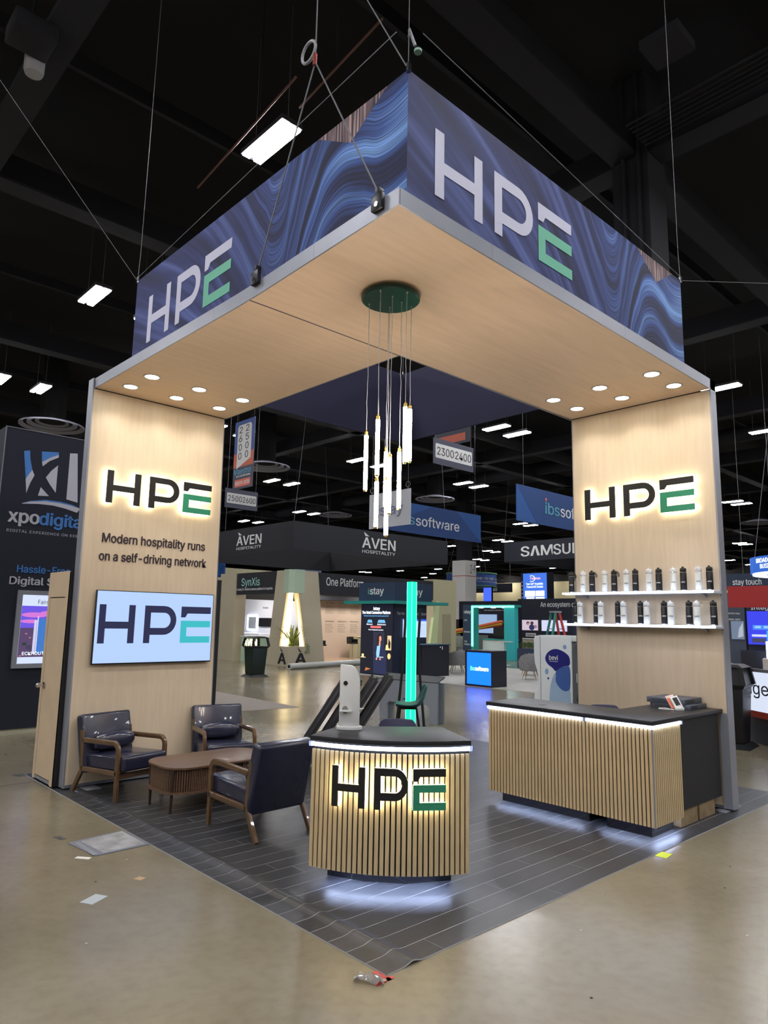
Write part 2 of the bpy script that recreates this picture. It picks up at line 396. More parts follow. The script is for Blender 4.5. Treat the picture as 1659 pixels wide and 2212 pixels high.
# ceiling light fixtures: housing + two long lenses; (x, y) of the fixture centre at 10 m
def make_fixture():
    t = thing('high_bay_light')
    B().box(-.21, .21, -.64, .64, .03, .12).make('housing', mat('lamp_housing', (60, 60, 66), .5), t)
    for s in (-.118, .118): B().box(s-.072, s+.072, -.61, .61, 0, .03).make('lens', LAMP, t)
    for y in (-.5, .5): B().cyl((0, y, .12), (0, y, 2.4), .006, n=5).make('hanger', CABLE, t)
    return t
fx0 = make_fixture(); used = False
seen = [(3.19, 6.55), (3.28, 14.73), (4.8, 14.73), (4.79, 23.77), (3.41, 23.7), (20.37, 31.74), (21.81, 31.71), (28.8, 40.38), (30.22, 40.4), (28.79, 48.3), (30.1, 48.1), (20.26, 23.84), (21.98, 23.9), (53.6, 88.7), (54.9, 88.5), (61.35, 88.3), (62.9, 88.4), (68.8, 87.4), (70.3, 87.5), (76.25, 86.7), (77.75, 86.8), (20.25, 14.83), (21.68, 14.8), (28.53, 23.69), (29.96, 23.67), (44.76, 31.27), (46.19, 31.26), (53, 39.86), (54.5, 39.9), (54.34, 47.44), (60.8, 47.4), (62.4, 47.5), (68.6, 55.3), (70.3, 55.4), (78.1, 63.3), (44.92, 14.45), (46.24, 14.37), (69.3, 22.9), (70.8, 22.9), (21.53, 6.09), (28.3, 6.9), (87.3, 30.65), (95.1, 30.9), (69, 71), (78.5, 71.2), (61.2, 71.1), (77, 47.3), (86.5, 47.4), (86.4, 55.3), (94, 63.2), (86, 79.3), (78, 79.2), (93, 88)]
over = [(x_+d_, y_) for x_ in (-21.3, -13, -4.9) for y_ in (-18, -10, -1.7, 6.5, 14.8, 23.7) for d_ in (0, 1.45)]+[(x_+d_, y_) for x_ in (3.3, 12, 20.3, 28.6) for y_ in (-18, -10, -1.7) for d_ in (0, 1.45)]+[(12.0, 6.5), (13.4, 6.5), (12, 14.8), (13.4, 14.8), (12, 23.7), (13.4, 23.7), (28.6, 14.8), (36.8, 14.5), (36.8, 23), (12, 31.7), (12, 40.3), (36.8, 6.3), (20.3, 40.3)]
_unused = [(12.0, 6.5), (4.8, -1.7), (12, -1.7), (20.3, -1.7), (-4.9, 6.5), (-4.9, 14.8), (-4.9, -1.7), (-4.9, -10), (3.3, -10), (12, -10), (12, 14.8), (12, 23.7), (-13, 6.5), (-4.9, 23.7), (28.6, 14.8), (36.8, 14.5), (36.8, 23), (12, 31.7), (12, 40.3), (36.8, 6.3), (20.3, 40.3)]
NEARL = {3: 'ceiling light left of the left tower top, right one of its pair', 4: 'ceiling light cut off by the left edge of the picture', 5: 'left light of the pair right of the vertical aisle banner', 6: 'right light of the pair right of the vertical aisle banner', 7: 'left light of the pair above the AVEN ring corner', 8: 'right light of the pair above the AVEN ring corner', 9: 'left light above the left AVEN lettering', 10: 'right light above the left AVEN lettering', 11: 'ceiling light just left of the upper pendant tubes', 12: 'ceiling light seen between the pendant tubes', 21: 'upper left light of the big pair right of the 2300 2400 board', 22: 'lower right light of the big pair right of the 2300 2400 board', 23: 'left light of the pair below the 2300 2400 board', 24: 'right light of the pair below the 2300 2400 board', 25: 'left light of the pair under the right ibs banner', 26: 'right light of the pair under the right ibs banner', 35: 'left light of the pair beside the right tower, level with its logo', 36: 'right light of the pair beside the right tower, level with its logo', 39: 'ceiling light just behind the top right corner of the canopy', 40: 'ceiling light cut off by the right edge, below the canopy corner'}
for i, (x, y) in enumerate(seen+over):
    o = fx0 if i == 0 else copy_tree(fx0)
    o.location = (x, y, 10)
    if i == 0:
        tag(o, 'large twin-strip ceiling light glowing beyond the left hanging banner, nearest of all', 'ceiling light')
    elif i in (1, 2): tag(o, 'twin-strip ceiling light glowing in the dark left of the left banner face' if i == 1 else 'ceiling light tip peeping out behind the left end of the banner', 'ceiling light')
    elif i in NEARL: tag(o, NEARL[i], 'ceiling light', 'high bay lights')
    elif i < len(seen): tag(o, 'distant twin-strip ceiling light glowing white in the black hall roof', 'ceiling light', 'distant high bay lights')
    else: tag(o, 'twin-strip ceiling light over the aisles, out of the picture', 'ceiling light', 'high bay lights outside the view')
# round air diffusers
def make_vent():
    t = thing('round_air_diffuser')
    for i, (r0, r1, z) in enumerate(((1.25, 1.08, 0), (.95, .78, .08), (.64, .5, .16), (.3, .0, .2))):
        B().ring([[(r0*math.cos(a), r0*math.sin(a), z+.06) for a in [k*math.pi/16 for k in range(32)]], [(r0*math.cos(a), r0*math.sin(a), z) for a in [k*math.pi/16 for k in range(32)]], [(max(.01, r1)*math.cos(a), max(.01, r1)*math.sin(a), z+.1) for a in [k*math.pi/16 for k in range(32)]]], caps=(i == 3)).make('diffuser_ring', mat('vent_metal', (150, 150, 165), .6), t)
    B().cyl((0, 0, .2), (0, 0, 2.86), .5, n=20).make('duct_neck', CEIL, t)
    return t
v0 = make_vent()
for i, (x, y) in enumerate([(6.26, 26.95), (16.7, 26.9), (29.7, 37.1), (29.5, 26.85), (52.5, 15.4)]):
    o = v0 if i == 0 else copy_tree(v0); o.location = (x, y, 9.5)
    tag(o, ['round ringed ceiling diffuser above the navy tower at far left', 'round ringed ceiling diffuser right of the vertical aisle banner', 'small round ceiling diffuser above the dark hanging sign, by the pendant tubes', 'round ringed ceiling diffuser above the blue hanging banner', 'distant round diffuser at the right edge behind the grey tower'][i], 'ceiling vent')
t = thing('ceiling_projector', 'grey ceiling floodlight with round white head, top left corner', 'projector', (-.41, 7.7, 10.3))
B().box(-.3, .3, -.28, .28, .1, .4).make('body', BEAM, t, bevel=.03); B().box(-.02, .02, -.02, .02, .4, 1.0).make('bracket', BEAM, t)
B().lathe([(.02, -.02), (.13, 0), (.15, .06), (.15, .3), (.02, .32)], (.18, .42, -.05)).make('lamp_head', mat('lamp_head_white', (170, 170, 175), .4), t, smooth=True)
t = thing('ceiling_access_panel', 'square grey box hung among conduits near the top right', 'ceiling box', (6.66, 1.08, 10.5))
B().box(-.3, .3, -.3, .3, 0, .15).make('panel', BEAM, t); B().box(-.02, .02, -.02, .02, .15, .5).make('bracket', BEAM, t)
for i, (a, b, lb) in enumerate((((2.6, 5.0, 10.0), (2.9, 8.6, 10.0), 'thin copper sprinkler pipe running past the big ceiling light'), ((2.9, 3.4, 10.1), (3.1, 5.6, 10.1), 'thin copper sprinkler pipe above the banner corner'))):
    o = B().tube([a, b], .018, 6).make('sprinkler_pipe', mat('copper_pipe', (120, 84, 72), .5, .3)); tag(o, lb, 'pipe')
    B().cyl((a[0], a[1]+1, a[2]), (a[0], a[1]+1, 12.4), .008, n=5).make('hanger', BEAM, o)

# ------------------------------------------------------------------ booth flooring: vinyl planks on a sheet
CZ = -.00473
fl = thing('vinyl_plank_flooring', 'dark grey wood-look plank floor mat under the whole booth', 'flooring', (-.0707, -.0763, 0), CZ)
VINB = mat('vinyl_joint_grey', (165, 167, 172), .5)
VIN = [mat('vinyl_plank_%d' % i, c, .38, var=.22, vs=5, stretch=(1.2, 22, 1), bump=.12) for i, c in enumerate(((54, 55, 58), (50, 51, 54), (57, 58, 61)))]
def bump(x): return .016*math.exp(-((x-.2)/.045)**2)
def strip(x0, x1, y0, y1, z0, z1, nx):
    b = B(); xs = [x0]+[k*.02 for k in range(int(x0/.02)+1, min(31, int(x1/.02+.99))) if k*.02 > x0+.002 and k*.02 < x1-.002]+[x1]
    return b.ring([[(x, y0, z0+bump(x)), (x, y1, z0+bump(x)), (x, y1, z1+bump(x)), (x, y0, z1+bump(x))] for x in xs])
strip(0, .6, 0, 6.1, .0, .0056, 24).make('backing_sheet', VINB, fl)
B().box(.6, 6.1, 0, 6.1, 0, .0056).make('backing_sheet', VINB, fl)
PW = 6.1/37; shared = {}
for j in range(37):
    xs = [0]; x = [.45, 1.02, .2, .78, .58][j % 5]
    while x < 6.05: xs.append(x); x += 1.22
    xs.append(6.1)
    for i in range(len(xs)-1):
        a, b = xs[i], xs[i+1]; mi = (i*2+j) % 3
        if a < .6:
            o = strip(a+.0015, b-.0015, j*PW+.0024, (j+1)*PW-.0024, .0056, .0062, 16).make('plank', VIN[mi], fl)
        else:
            key = (round(b-a, 3), mi)
            if key not in shared:
                me = B().box(0, b-a-.003, 0, PW-.0048, 0, .0006).mesh(); me.materials.append(VIN[mi]); shared[key] = me
            o = link('plank', shared[key], fl, loc=(a+.0015, j*PW+.0024, .0056))

# ------------------------------------------------------------------ booth frame: two towers and an L canopy
H, T, DL, DR, T2, WX, WY = 4.411, .113, 4.978, 4.79, .137, 1.714, 1.736
HC, HS = 4.449, 4.385
bf = thing('booth_arch', 'L-shaped maple and silver booth canopy on two towers', 'exhibition stand')
def tower(kind):
    if kind == 'L': f = lambda a, n, z: (a+.045*(1-z/H)-.02, DL+n, z)       # a along the face, n behind it
    else: f = lambda a, n, z: (DR+n, a, z)
    W = WX if kind == 'L' else WY
    def bx(a0, a1, n0, n1, z0, z1):
        return B().hexa([f(a0, n1, z0), f(a1, n1, z0), f(a1, n1, z1), f(a0, n1, z1)], [f(a0, n0, z0), f(a1, n0, z0), f(a1, n0, z1), f(a0, n0, z1)])
    bx(.016, W-.01, 0, .006, .05, H-.012).make('wood_face', WOOD, bf)
    bx(0, .014, -.002, T2, .02, H+T).make('edge_profile', ALU, bf); bx(W-.008, W, -.002, T2, .02, H).make('edge_profile', ALU2, bf)
    bx(.014, W-.008, .008, T2, .02, H).make('core', BLACK, bf)
    bx(.014, W-.008, .0, .01, .02, .048).make('base_profile', ALU2, bf)
tower('L'); tower('R')
def hz(x, y):      # underside height of the slightly sagging canopy
    if y >= WY:
        t = min(1, (y-WY)/(DL-WY)); base = HS+(H-HS)*t
        k = min(1, max(0, x/WX)); inner = (HS*(DR-WX)+H*WX)/DR
        return (base*(1-k)+(inner+(H-inner)*t)*k)
    s = min(1, max(0, x/DR)); e0 = HC+(HS-HC)*y/WY
    return e0+(H-e0)*s
def slab(name, pts, z0, z1, m, n=1):
    xa, xb = min(p[0] for p in pts), max(p[0] for p in pts); ya, yb = min(p[1] for p in pts), max(p[1] for p in pts)
    nx = max(1, round((xb-xa)/.4)); ny = max(1, round((yb-ya)/.4)); rs = []
    for i in range(nx+1):
        x = xa+(xb-xa)*i/nx; ys = [ya+(yb-ya)*k/ny for k in range(ny+1)]
        rs.append([(x, y, hz(x, y)+z0) for y in ys]+[(x, y, hz(x, y)+z1) for y in ys[::-1]])
    b = B(); b.ring(rs, caps=False); N2 = 2*(ny+1)
    for base in (0, nx*N2):
        for k in range(ny): b.f.append((base+k, base+k+1, base+N2-2-k, base+N2-1-k))
    return b.make(name, m, bf, ang=.5)
slab('soffit_panel', [(.01, .01), (DR, .01), (DR, WY-.006), (.01, WY-.006)], 0, .02, SOFF)
slab('soffit_panel', [(.01, WY+.006), (WX-.008, WY+.006), (WX-.008, DL), (.01, DL)], 0, .02, SOFF)
slab('seam_profile', [(.01, WY-.006), (WX, WY-.006), (WX, WY+.006), (.01, WY+.006)], -.003, .02, mat('seam_grey', (108, 98, 104), .5))
slab('canopy_core', [(.01, .01), (DR, .01), (DR, WY-.01), (.01, WY-.01)], .02, T-.004, BLACK)
slab('canopy_core', [(.01, WY), (WX-.01, WY), (WX-.01, DL), (.01, DL)], .02, T-.004, BLACK)
for a, b in (((0, .88), (0, 0)), ((0, 2.3), (0, .88)), ((0, DL+T2), (0, 2.3))):
    slab('fascia_profile', [(0, b[1]+.002), (.012, b[1]+.002), (.012, a[1]), (0, a[1])], -.003, T, ALU)
for a, b in ((.012, .95), (.95, 2.9), (2.9, DR+T2)):
    slab('fascia_profile', [(a+.002, 0), (b, 0), (b, .012), (a+.002, .012)], -.003, T, ALU)
slab('edge_profile', [(WX-.008, WY), (WX, WY), (WX, DL), (WX-.008, DL)], -.004, T, ALU2)
slab('edge_profile', [(WX, WY-.008), (DR, WY-.008), (DR, WY), (WX, WY)], -.004, T, ALU2)
dl_me = B().lathe([(.084, .0), (.09, -.006), (.074, -.008), (.072, 0)], n=28).mesh(True); dl_me.materials.append(mat('downlight_trim', (225, 225, 230), .4))
ln_me = B().lathe([(.07, -.001), (.07, -.005)], n=28).mesh(); ln_me.materials.append(DOWN)
for x, y in ((.29, 4.12), (.27, 4.62), (.86, 4.13), (.83, 4.62), (1.42, 4.11), (1.4, 4.61), (3.93, .25), (4.42, .24), (3.94, .85), (4.425, .845), (3.946, 1.446), (4.425, 1.43)):
    o = link('downlight', dl_me, bf, loc=(x, y, hz(x, y))); link('lens', ln_me, o)
    ld = D.lights.new('downlight_beam', 'SPOT'); ld.energy = 26; ld.spot_size = 2.3; ld.spot_blend = .7; ld.shadow_soft_size = .06; ld.color = (1, .95, .86)
    lo = D.objects.new('downlight_beam', ld); COL.objects.link(lo); lo.location = (x, y, hz(x, y)-.012); lo.parent = bf
# printed sentence on the left tower
FL = FY(DL); FR = FX(DR)
TXT = mat('charcoal_print', (48, 38, 48), .6)
text('Modern hospitality runs', bf, TXT, FL, .225, 2.655, 1.285, .105, bold=.045, d=.001, th=.0015)
text('on a self-driving network', bf, TXT, FL, .205, 2.448, 1.335, .105, bold=.045, d=.001, th=.0015)
# feet
for nm, p in (('L', [(.1, DL-.2, .36, DL+.3)]), ('R', [(DR-.12, .03, DR+.3, .15)])):
    for a, b, c, d in p: B().box(a, c, b, d, .0062, .014).make('base_plate', ALU, bf, bevel=.003)
# silver leg gusset beside the counter
B().box(4.772, 4.7895, .0, .085, .03, .962).make('gusset', ALU, bf)

# halo-lit logo signs
s1 = thing('logo_sign', 'halo-lit black and green HPE letters high on the left tower', 'sign')
logo(s1, FL, .204, 3.1, 1.32, .375, LETTERB, LETTERG, .05, .07, HALO, .044)
s2 = thing('logo_sign', 'halo-lit black and green HPE letters high on the right tower', 'sign')
logo(s2, FR, 1.535, 3.085, -1.325, .372, LETTERB, LETTERG, .05, .07, HALO, .044)

# storage closet behind the left tower
cl = thing('storage_closet', 'beige fabric-clad storage closet with a door, standing behind the left tower', 'closet')
CLO = mat('closet_beige', (196, 174, 144), .6, var=.05, vs=4)
cx0, cy0, cy1, ch = -.045, 5.12, 5.76, 2.315
B().box(cx0+.012, 1.86, cy0+.012, cy1, .02, ch-.01).make('carcass', BLACK, cl)
B().box(cx0+.002, 1.86, cy0, cy0+.012, .02, ch-.005).make('side_panel', mat('closet_black_side', (20, 21, 27), .6), cl)
fx = FX(cx0)
B().prism([(cy0, .02), (cy0+.085, .02), (cy0+.085, ch), (cy0, ch)], fx, -.012, 0).make('door_frame', CLO, cl)
B().prism([(cy1-.07, .02), (cy1, .02), (cy1, ch), (cy1-.07, ch)], fx, -.012, 0).make('door_frame', CLO, cl)
B().prism([(cy0+.085, 2.03), (cy1-.07, 2.03), (cy1-.07, ch), (cy0+.085, ch)], fx, -.012, 0).make('header_panel', CLO, cl)
B().prism([(cy0+.09, .07), (cy1-.075, .07), (cy1-.075, 2.018), (cy0+.09, 2.018)], fx, -.012, -.003).make('door_panel', CLO, cl)
B().prism([(cy0+.085, .03), (cy1-.07, .03), (cy1-.07, .06), (cy0+.085, .06)], fx, -.012, -.001).make('door_threshold', ALU, cl)
hd = B().lathe([(.033, 0), (.033, .008), (.012, .012), (.012, .045), (.026, .05), (.028, .075), (.014, .09), (.0, .092)], n=16)
hd.v = [(cx0-z, cy1-.13+x, 1.04+y) for x, y, z in hd.v]
hd.make('door_knob', CHROME, cl, smooth=True)

# television on the left tower
tv = thing('wall_television', 'flat television on the left tower showing the HPE logo on pale blue', 'television')
B().box(.19, 1.642, DL-.065, DL-.03, 1.295, 2.113).make('bezel', BPLAS, tv, bevel=.004)
B().box(.5, 1.3, DL-.03, DL-.001, 1.5, 1.9).make('wall_bracket', BPLAS, tv)
sc_ = B().box(.2, 1.632, DL-.067, DL-.065, 1.31, 2.104).make('screen', glow('tv_screen_blue', (176, 204, 255), 1.05), tv)
ftv = FY(DL-.067)
logo(sc_, ftv, .232, 1.525, 1.375, .43, glow('tv_logo_navy', (26, 32, 74), .9), glow('tv_logo_teal', (52, 186, 196), 1.0), .0005, .002)

# ------------------------------------------------------------------ hanging square banner
hb = thing('hanging_banner', 'square ring banner with blue flowing-line print and HPE logos above the canopy', 'banner')
ART = banner_art(); INN = mat('banner_lining', (46, 46, 72), .85, var=.04, vs=1)
BX0, BX1, BY0, BY1, BZ0, BZ1 = .447, 5.065, .385, 5.09, 4.745, 5.916
def panel(name, p0, p1, m, inner, flip=False):
    p0 = Vector(p0); p1 = Vector(p1); t = (p1-p0).normalized(); nrm = Vector((t.y, -t.x, 0))*(-1 if flip else 1)
    me = D.meshes.new(name); n = 12; vs = []; fs = []
    for side, off in ((0, 0), (1, .03)):
        for i in range(n+1):
            q = p0+(p1-p0)*i/n-nrm*off
            vs += [(q.x, q.y, BZ0), (q.x, q.y, BZ1)]
    for i in range(n):
        fs.append((2*i, 2*i+2, 2*i+3, 2*i+1))
    me.from_pydata(vs[:2*(n+1)], [], fs); me.update()
    uv = me.uv_layers.new(name='UVMap')
    for pl in me.polygons:
        for li in pl.loop_indices:
            vi = me.loops[li].vertex_index; uv.data[li].uv = ((vi//2)/n, vi % 2)
    o = link(name, me, hb, m)
    a, b = p0-nrm*.004+t*.032, p1-nrm*.004-t*.032; c, d = p0-nrm*.03+t*.032, p1-nrm*.03-t*.032
    B().hexa([(a.x, a.y, BZ0), (b.x, b.y, BZ0), (b.x, b.y, BZ1), (a.x, a.y, BZ1)], [(c.x, c.y, BZ0), (d.x, d.y, BZ0), (d.x, d.y, BZ1), (c.x, c.y, BZ1)]).make('lining', inner, hb)
    return o
panel('printed_panel', (BX0, BY0, 0), (BX1, BY0, 0), ART, INN)
panel('printed_panel', (BX0, BY1, 0), (BX0, BY0, 0), ART, INN)
panel('printed_panel', (BX1, BY1, 0), (BX0, BY1, 0), ART, INN)
panel('printed_panel', (BX1, BY0, 0), (BX1, BY1, 0), ART, INN)
LW = mat('banner_logo_white', (205, 206, 226), .7); LG = mat('banner_logo_mint', (112, 190, 160), .7)
logo(hb, FY(BY0), .745, 5.032, 1.91, .56, LW, LG, .002, .004)
logo(hb, FX(BX0), 4.70, 5.0, -1.86, .575, LW, LG, .002, .004)
for x, y in ((BX0, BY0), (BX1, BY0), (BX0, BY1), (BX1, BY1)):
    for z in (BZ0+.012, BZ1-.012): pass
for z in (BZ1-.01,):
    B().tube([(BX0+.02, BY0+.02, z), (BX1-.02, BY0+.02, z), (BX1-.02, BY1-.02, z), (BX0+.02, BY1-.02, z), (BX0+.02, BY0+.02, z)], .012, 6).make('frame_tube', ALU, hb)

# rigging
def cable(pts, r, label, name='rigging_cable', parts=True):
    o = B().tube(pts, r, 6).make(name, CABLE, None, smooth=True); tag(o, label, 'cable'); return o
c1 = cable([(0, .2, 4.62), (0, .95, 6.06), (0, .96, 10.75)], .006, 'steel cable with a ring and V-shaped bridle holding the left canopy edge')
B().tube([(0, .95, 6.06), (0, 1.62, 4.6)], .006, 6).make('bridle_leg', CABLE, c1)
B().tube([(0, .95+.085*math.cos(a)+.09, 6.2+.085*math.sin(a)) for a in [k*math.pi/12 for k in range(25)]], .012, 8).make('ring', mat('cable_grey', (150, 150, 155), .5), c1, smooth=True)
B().cyl((0, .955, 6.03), (0, .955, 6.13), .016, n=8).make('shackle', mat('red_shackle', (150, 60, 50), .4, .3), c1)
for k, y in enumerate((.18, 1.62)):
    cp = B().box(-.035, .0, y-.05, y+.05, 4.47, 4.58).box(-.03, .02, y-.02, y+.02, 4.58, 4.63).make('rigging_clamp', mat('clamp_black', (40, 40, 44), .4, .5), c1, bevel=.006)
    B().cyl((-.045, y-.01, 4.5), (-.034, y-.01, 4.5), .018, n=12).make('bolt', CHROME, cp)
for i, (x, y, lb) in enumerate(((BX0, BY0, 'thin wire up from the near corner of the square banner, with pulley'), (BX0, BY1, 'thin wire up from the left corner of the square banner'), (BX1, BY1, 'thin wire up from the rear corner of the square banner'), (BX1, BY0, 'thin wire up from the right corner of the square banner'))):
    c = cable([(x, y, BZ1), (x+.02, y+.02, 6.3), (x+.05, y+.05, 10.75)], .0035, lb)
    B().cyl((x, y, BZ1-.02), (x, y, BZ1+.05), .02, n=8).make('corner_hook', CHROME, c)
    if i == 0:
        B().tube([(x+.02, y+.02, 6.22), (x+.03, y+.03, 6.3), (x+.07, y, 6.16)], .012, 6).make('chain_hoist', CABLE, c)
        B().lathe([(.0, -.01), (.03, -.01), (.03, .01), (.0, .01)], (x+.09, y-.01, 6.12), 14).make('pulley', mat('pale_green_disc', (130, 165, 155), .5), c)
cable([(BX0, BY0, BZ1), (-.6, 1.4, 8.6), (-1.2, 2.0, 10.75)], .005, 'long wire slanting up left from the near banner corner')
cable([(BX0-.15, BY0-.02, 6.12), (BX0-.02, BY1, BZ1+.02)], .0035, 'thin level wire running along above the left banner face')
cable([(BX0, BY0-.15, 6.12), (BX1, BY0-.02, BZ1+.02)], .0035, 'thin level wire running along above the right banner face')
cable([(BX0, BY1, BZ1), (-1.4, 6.8, 9.4), (-2, 7.6, 10.75)], .004, 'wire slanting up left from the left banner corner')
cable([(BX1, BY0, BZ1), (7.5, -.8, 6.3), (11, -2.6, 7.6)], .004, 'wire slanting away from the right banner corner')

# ------------------------------------------------------------------ pendant light
pl = thing('pendant_chandelier', 'cluster of glowing tube pendants on a dark green disc under the canopy', 'pendant light')
B().lathe([(.0, 4.365), (.225, 4.365), (.235, 4.372), (.235, 4.395), (.2, 4.408), (.0, 4.408)], (.795, .9, .0), 40).make('ceiling_disc', mat('deep_green_metal', (12, 58, 52), .35, .3), pl, ang=.6)
BRASS = mat('brass', (200, 160, 80), .25, 1)
for x, y, zt, zb in ((.70, 1.05, 3.303, 2.816), (.611, .822, 3.365, 2.887), (.728, .95, 2.923, 2.521), (.92, 1.056, 3.211, 2.713), (.856, .974, 2.954, 2.471), (.733, .815, 3.092, 2.615), (.86, .84, 3.163, 2.669), (.777, .698, 3.474, 2.995), (.967, .837, 3.53, 3.056)):
    t = B().cyl((x, y, zb+.014), (x, y, zt-.04), .0155, n=16).make('light_tube', TUBE, pl, smooth=True)
    B().cyl((x, y, zt-.042), (x, y, zt-.012), .0135, n=12).cyl((x, y, zt-.012), (x, y, zt+.006), .006, n=8).make('top_cap', BRASS, t)
    B().cyl((x, y, zb), (x, y, zb+.015), .0135, n=12).make('end_cap', BRASS, t)
    n = 14; rp = random.Random(int(x*1000))
    B().tube([(x+rp.uniform(-.004, .004)*math.sin(math.pi*i/n), y+rp.uniform(-.004, .004)*math.sin(math.pi*i/n), zt+(4.366-zt)*i/n) for i in range(n+1)], .0026, 6).make('cord', mat('clear_cord', (190, 190, 195), .3), t)
    B().lathe([(.0, 4.352), (.009, 4.354), (.011, 4.366)], (x, y, 0), 10).make('cord_grip', CHROME, pl)

# ------------------------------------------------------------------ armchairs
def make_armchair():
    t = thing('armchair')
    P = RECT(.018, .024)
    for s in (-1, 1):
        x = s*.285
        arc = [(x, .345-.075+.075*math.cos(math.radians(a)), .475+.075*math.sin(math.radians(a))) for a in (0, 18, 36, 54, 72, 90)]
        B().sweep([(x, .352, 0), (x, .345, .25)]+arc+[(x, -.255, .53)], P).make('arm_and_front_leg', WALNUTF, t, ang=.9)
        B().sweep([(x, -.385, 0), (x, -.245, .225), (x, -.232, .265), (x, -.258, .5), (x, -.278, .625)], P).make('rear_leg', WALNUTF, t, ang=.9)
        B().sweep([(x, .345, .262), (x, -.235, .245)], P).make('side_rail', WALNUTF, t, ang=.9)
    B().box(-.27, .27, .3, .335, .2, .25).make('front_rail', WALNUTF, t); B().box(-.27, .27, -.235, -.2, .2, .25).make('back_rail', WALNUTF, t)
    M = Matrix.Translation((0, .08, .335)) @ Matrix.Rotation(math.radians(3), 4, 'X')
    B().box(-.268, .268, -.32, .335, -.075, .078, M).make('seat_cushion', NAVYLEA, t, bevel=.032, seg=4)
    M = Matrix.Translation((0, -.285, .49)) @ Matrix.Rotation(math.radians(13), 4, 'X')
    B().box(-.3, .3, -.06, .062, -.30, .292, M).make('back_cushion', NAVYLEA, t, bevel=.03, seg=4)
    # lumbar bolster
    rs = []
    for i, (x, k) in enumerate(((-.235, .25), (-.225, .7), (-.18, .95), (-.09, 1.05), (0, 1.08), (.09, 1.05), (.18, .95), (.225, .7), (.235, .25))):
        rs.append([(x, -.135+.062*k*math.cos(a)*(1+.08*math.sin(3*a+i)), .505+.088*k*math.sin(a)*(1+.06*math.sin(5*a+2*i))) for a in [q*math.pi/8 for q in range(16)]])
    B().ring(rs).make('lumbar_pillow', NAVYLEA, t, smooth=True)
    return t
ch = make_armchair()
for i, (x, y, fx_, fy_, lb) in enumerate(((.455, 4.585, .22, -.975, 'navy leather armchair under the television, left of the coffee table, facing out'), (1.63, 4.52, -.28, -.96, 'navy leather armchair behind the coffee table at the right edge of the left tower'), (.87, 2.575, -.03, 1, 'navy leather armchair seen from behind, in front of the coffee table'))):
    o = ch if i == 0 else copy_tree(ch)
    o.location = (x, y, .0064); o.rotation_euler = (0, 0, math.atan2(fy_, fx_)-math.pi/2); tag(o, lb, 'armchair', 'navy leather lounge armchairs')

# coffee table
ct = thing('coffee_table', 'low walnut coffee table with rounded ends and reeded tambour sides', 'coffee table', (1.0, 3.66, .0064))
zf = lambda u, v, d: (u, v, d)
B().prism(rrect(-.6, .6, -.34, .34, .24, 7), zf, .398, .42).make('table_top', WALNUT, ct, bevel=.004)
B().prism(rrect(-.6, .6, -.34, .34, .24, 7), zf, .175, .192).make('lower_shelf', WALNUT, ct)
B().prism(rrect(-.545, .545, -.285, .285, .17, 6), zf, .192, .398).make('cabinet_core', mat('walnut_dark', (50, 34, 26), .6), ct)
b = B(); pth = rrect(-.557, .557, -.297, .297, .18, 6); per = []
for i in range(len(pth)):
    a, c = Vector((*pth[i], 0)), Vector((*pth[(i+1) % len(pth)], 0)); L_ = (c-a).length; n = max(1, round(L_/.019))
    for k in range(n):
        p = a+(c-a)*(k+.5)/n
        if -.12 < p.x < .18 and p.y < 0: continue
        b.cyl((p.x, p.y, .193), (p.x, p.y, .397), .0085, n=6)
tag(b.make('tambour', WALNUT, ct), kind='stuff')
for sx in (-1, 1):
    for sy in (-1, 1): B().cyl((sx*.53, sy*.215, 0), (sx*.53, sy*.3, .398) if 0 else (sx*.53, sy*.235, .398), .012, .02, 12).make('leg', mat('walnut_leg', (52, 36, 28), .4), ct)

# ------------------------------------------------------------------ reception podium with curved slatted front
pd = thing('reception_podium', 'curved slatted oak reception podium with black top in the middle of the booth', 'counter')
A, Cc = Vector((.427, 1.262, 0)), Vector((1.192, .413, 0)); mid = (A+Cc)/2; tn = (Cc-A).normalized(); nr = Vector((-.743, -.669, 0)); sag = .135
hc = (Cc-A).length/2; R = (hc*hc+sag*sag)/(2*sag); ctr = mid+nr*(sag-R); half = math.asin(hc/R)
def arc(t, r=0):     # t 0..1 left to right
    a = (t*2-1)*half; return ctr+(nr*math.cos(a)+tn*math.sin(a))*(R+r)
NS = 31; zb, zt = .105, .905
for i in range(NS):
    t0, t1 = (i+.15)/NS, (i+.85)/NS; p = [arc(t0), arc(t1), arc(t1, -.012), arc(t0, -.012)]
    B().hexa([(q.x, q.y, zb) for q in p], [(q.x, q.y, zt) for q in p]).make('slat', SLAT, pd, ang=.5)
b = B(); N_ = 24; outer = [arc(i/N_, -.018) for i in range(N_+1)]; Bk = [Vector((1.45, .965, 0)), Vector((.86, 1.455, 0))]
b.prism([(q.x, q.y) for q in outer+Bk], zf, zb+.04, .93).make('body', BLACK, pd)
inn = [arc(i/N_, -.012) for i in range(N_+1)]; inn2 = [arc(i/N_, -.017) for i in range(N_+1)]
B().prism([(q.x, q.y) for q in inn]+[(q.x, q.y) for q in inn2[::-1]], zf, zb, .93).make('slat_backing', BLACK, pd)
outt = [arc(i/N_, .022) for i in range(N_+1)]
B().prism([(q.x, q.y) for q in outt+[Vector((1.492, .955, 0)), Vector((.856, 1.482, 0))]], zf, .965, 1.0).make('counter_top', BLKP, pd, bevel=.003)
B().tube([arc(.01+.98*i/N_, .012)+Vector((0, 0, .942)) for i in range(N_+1)], .014, 8).make('led_strip', LED, pd, smooth=True)
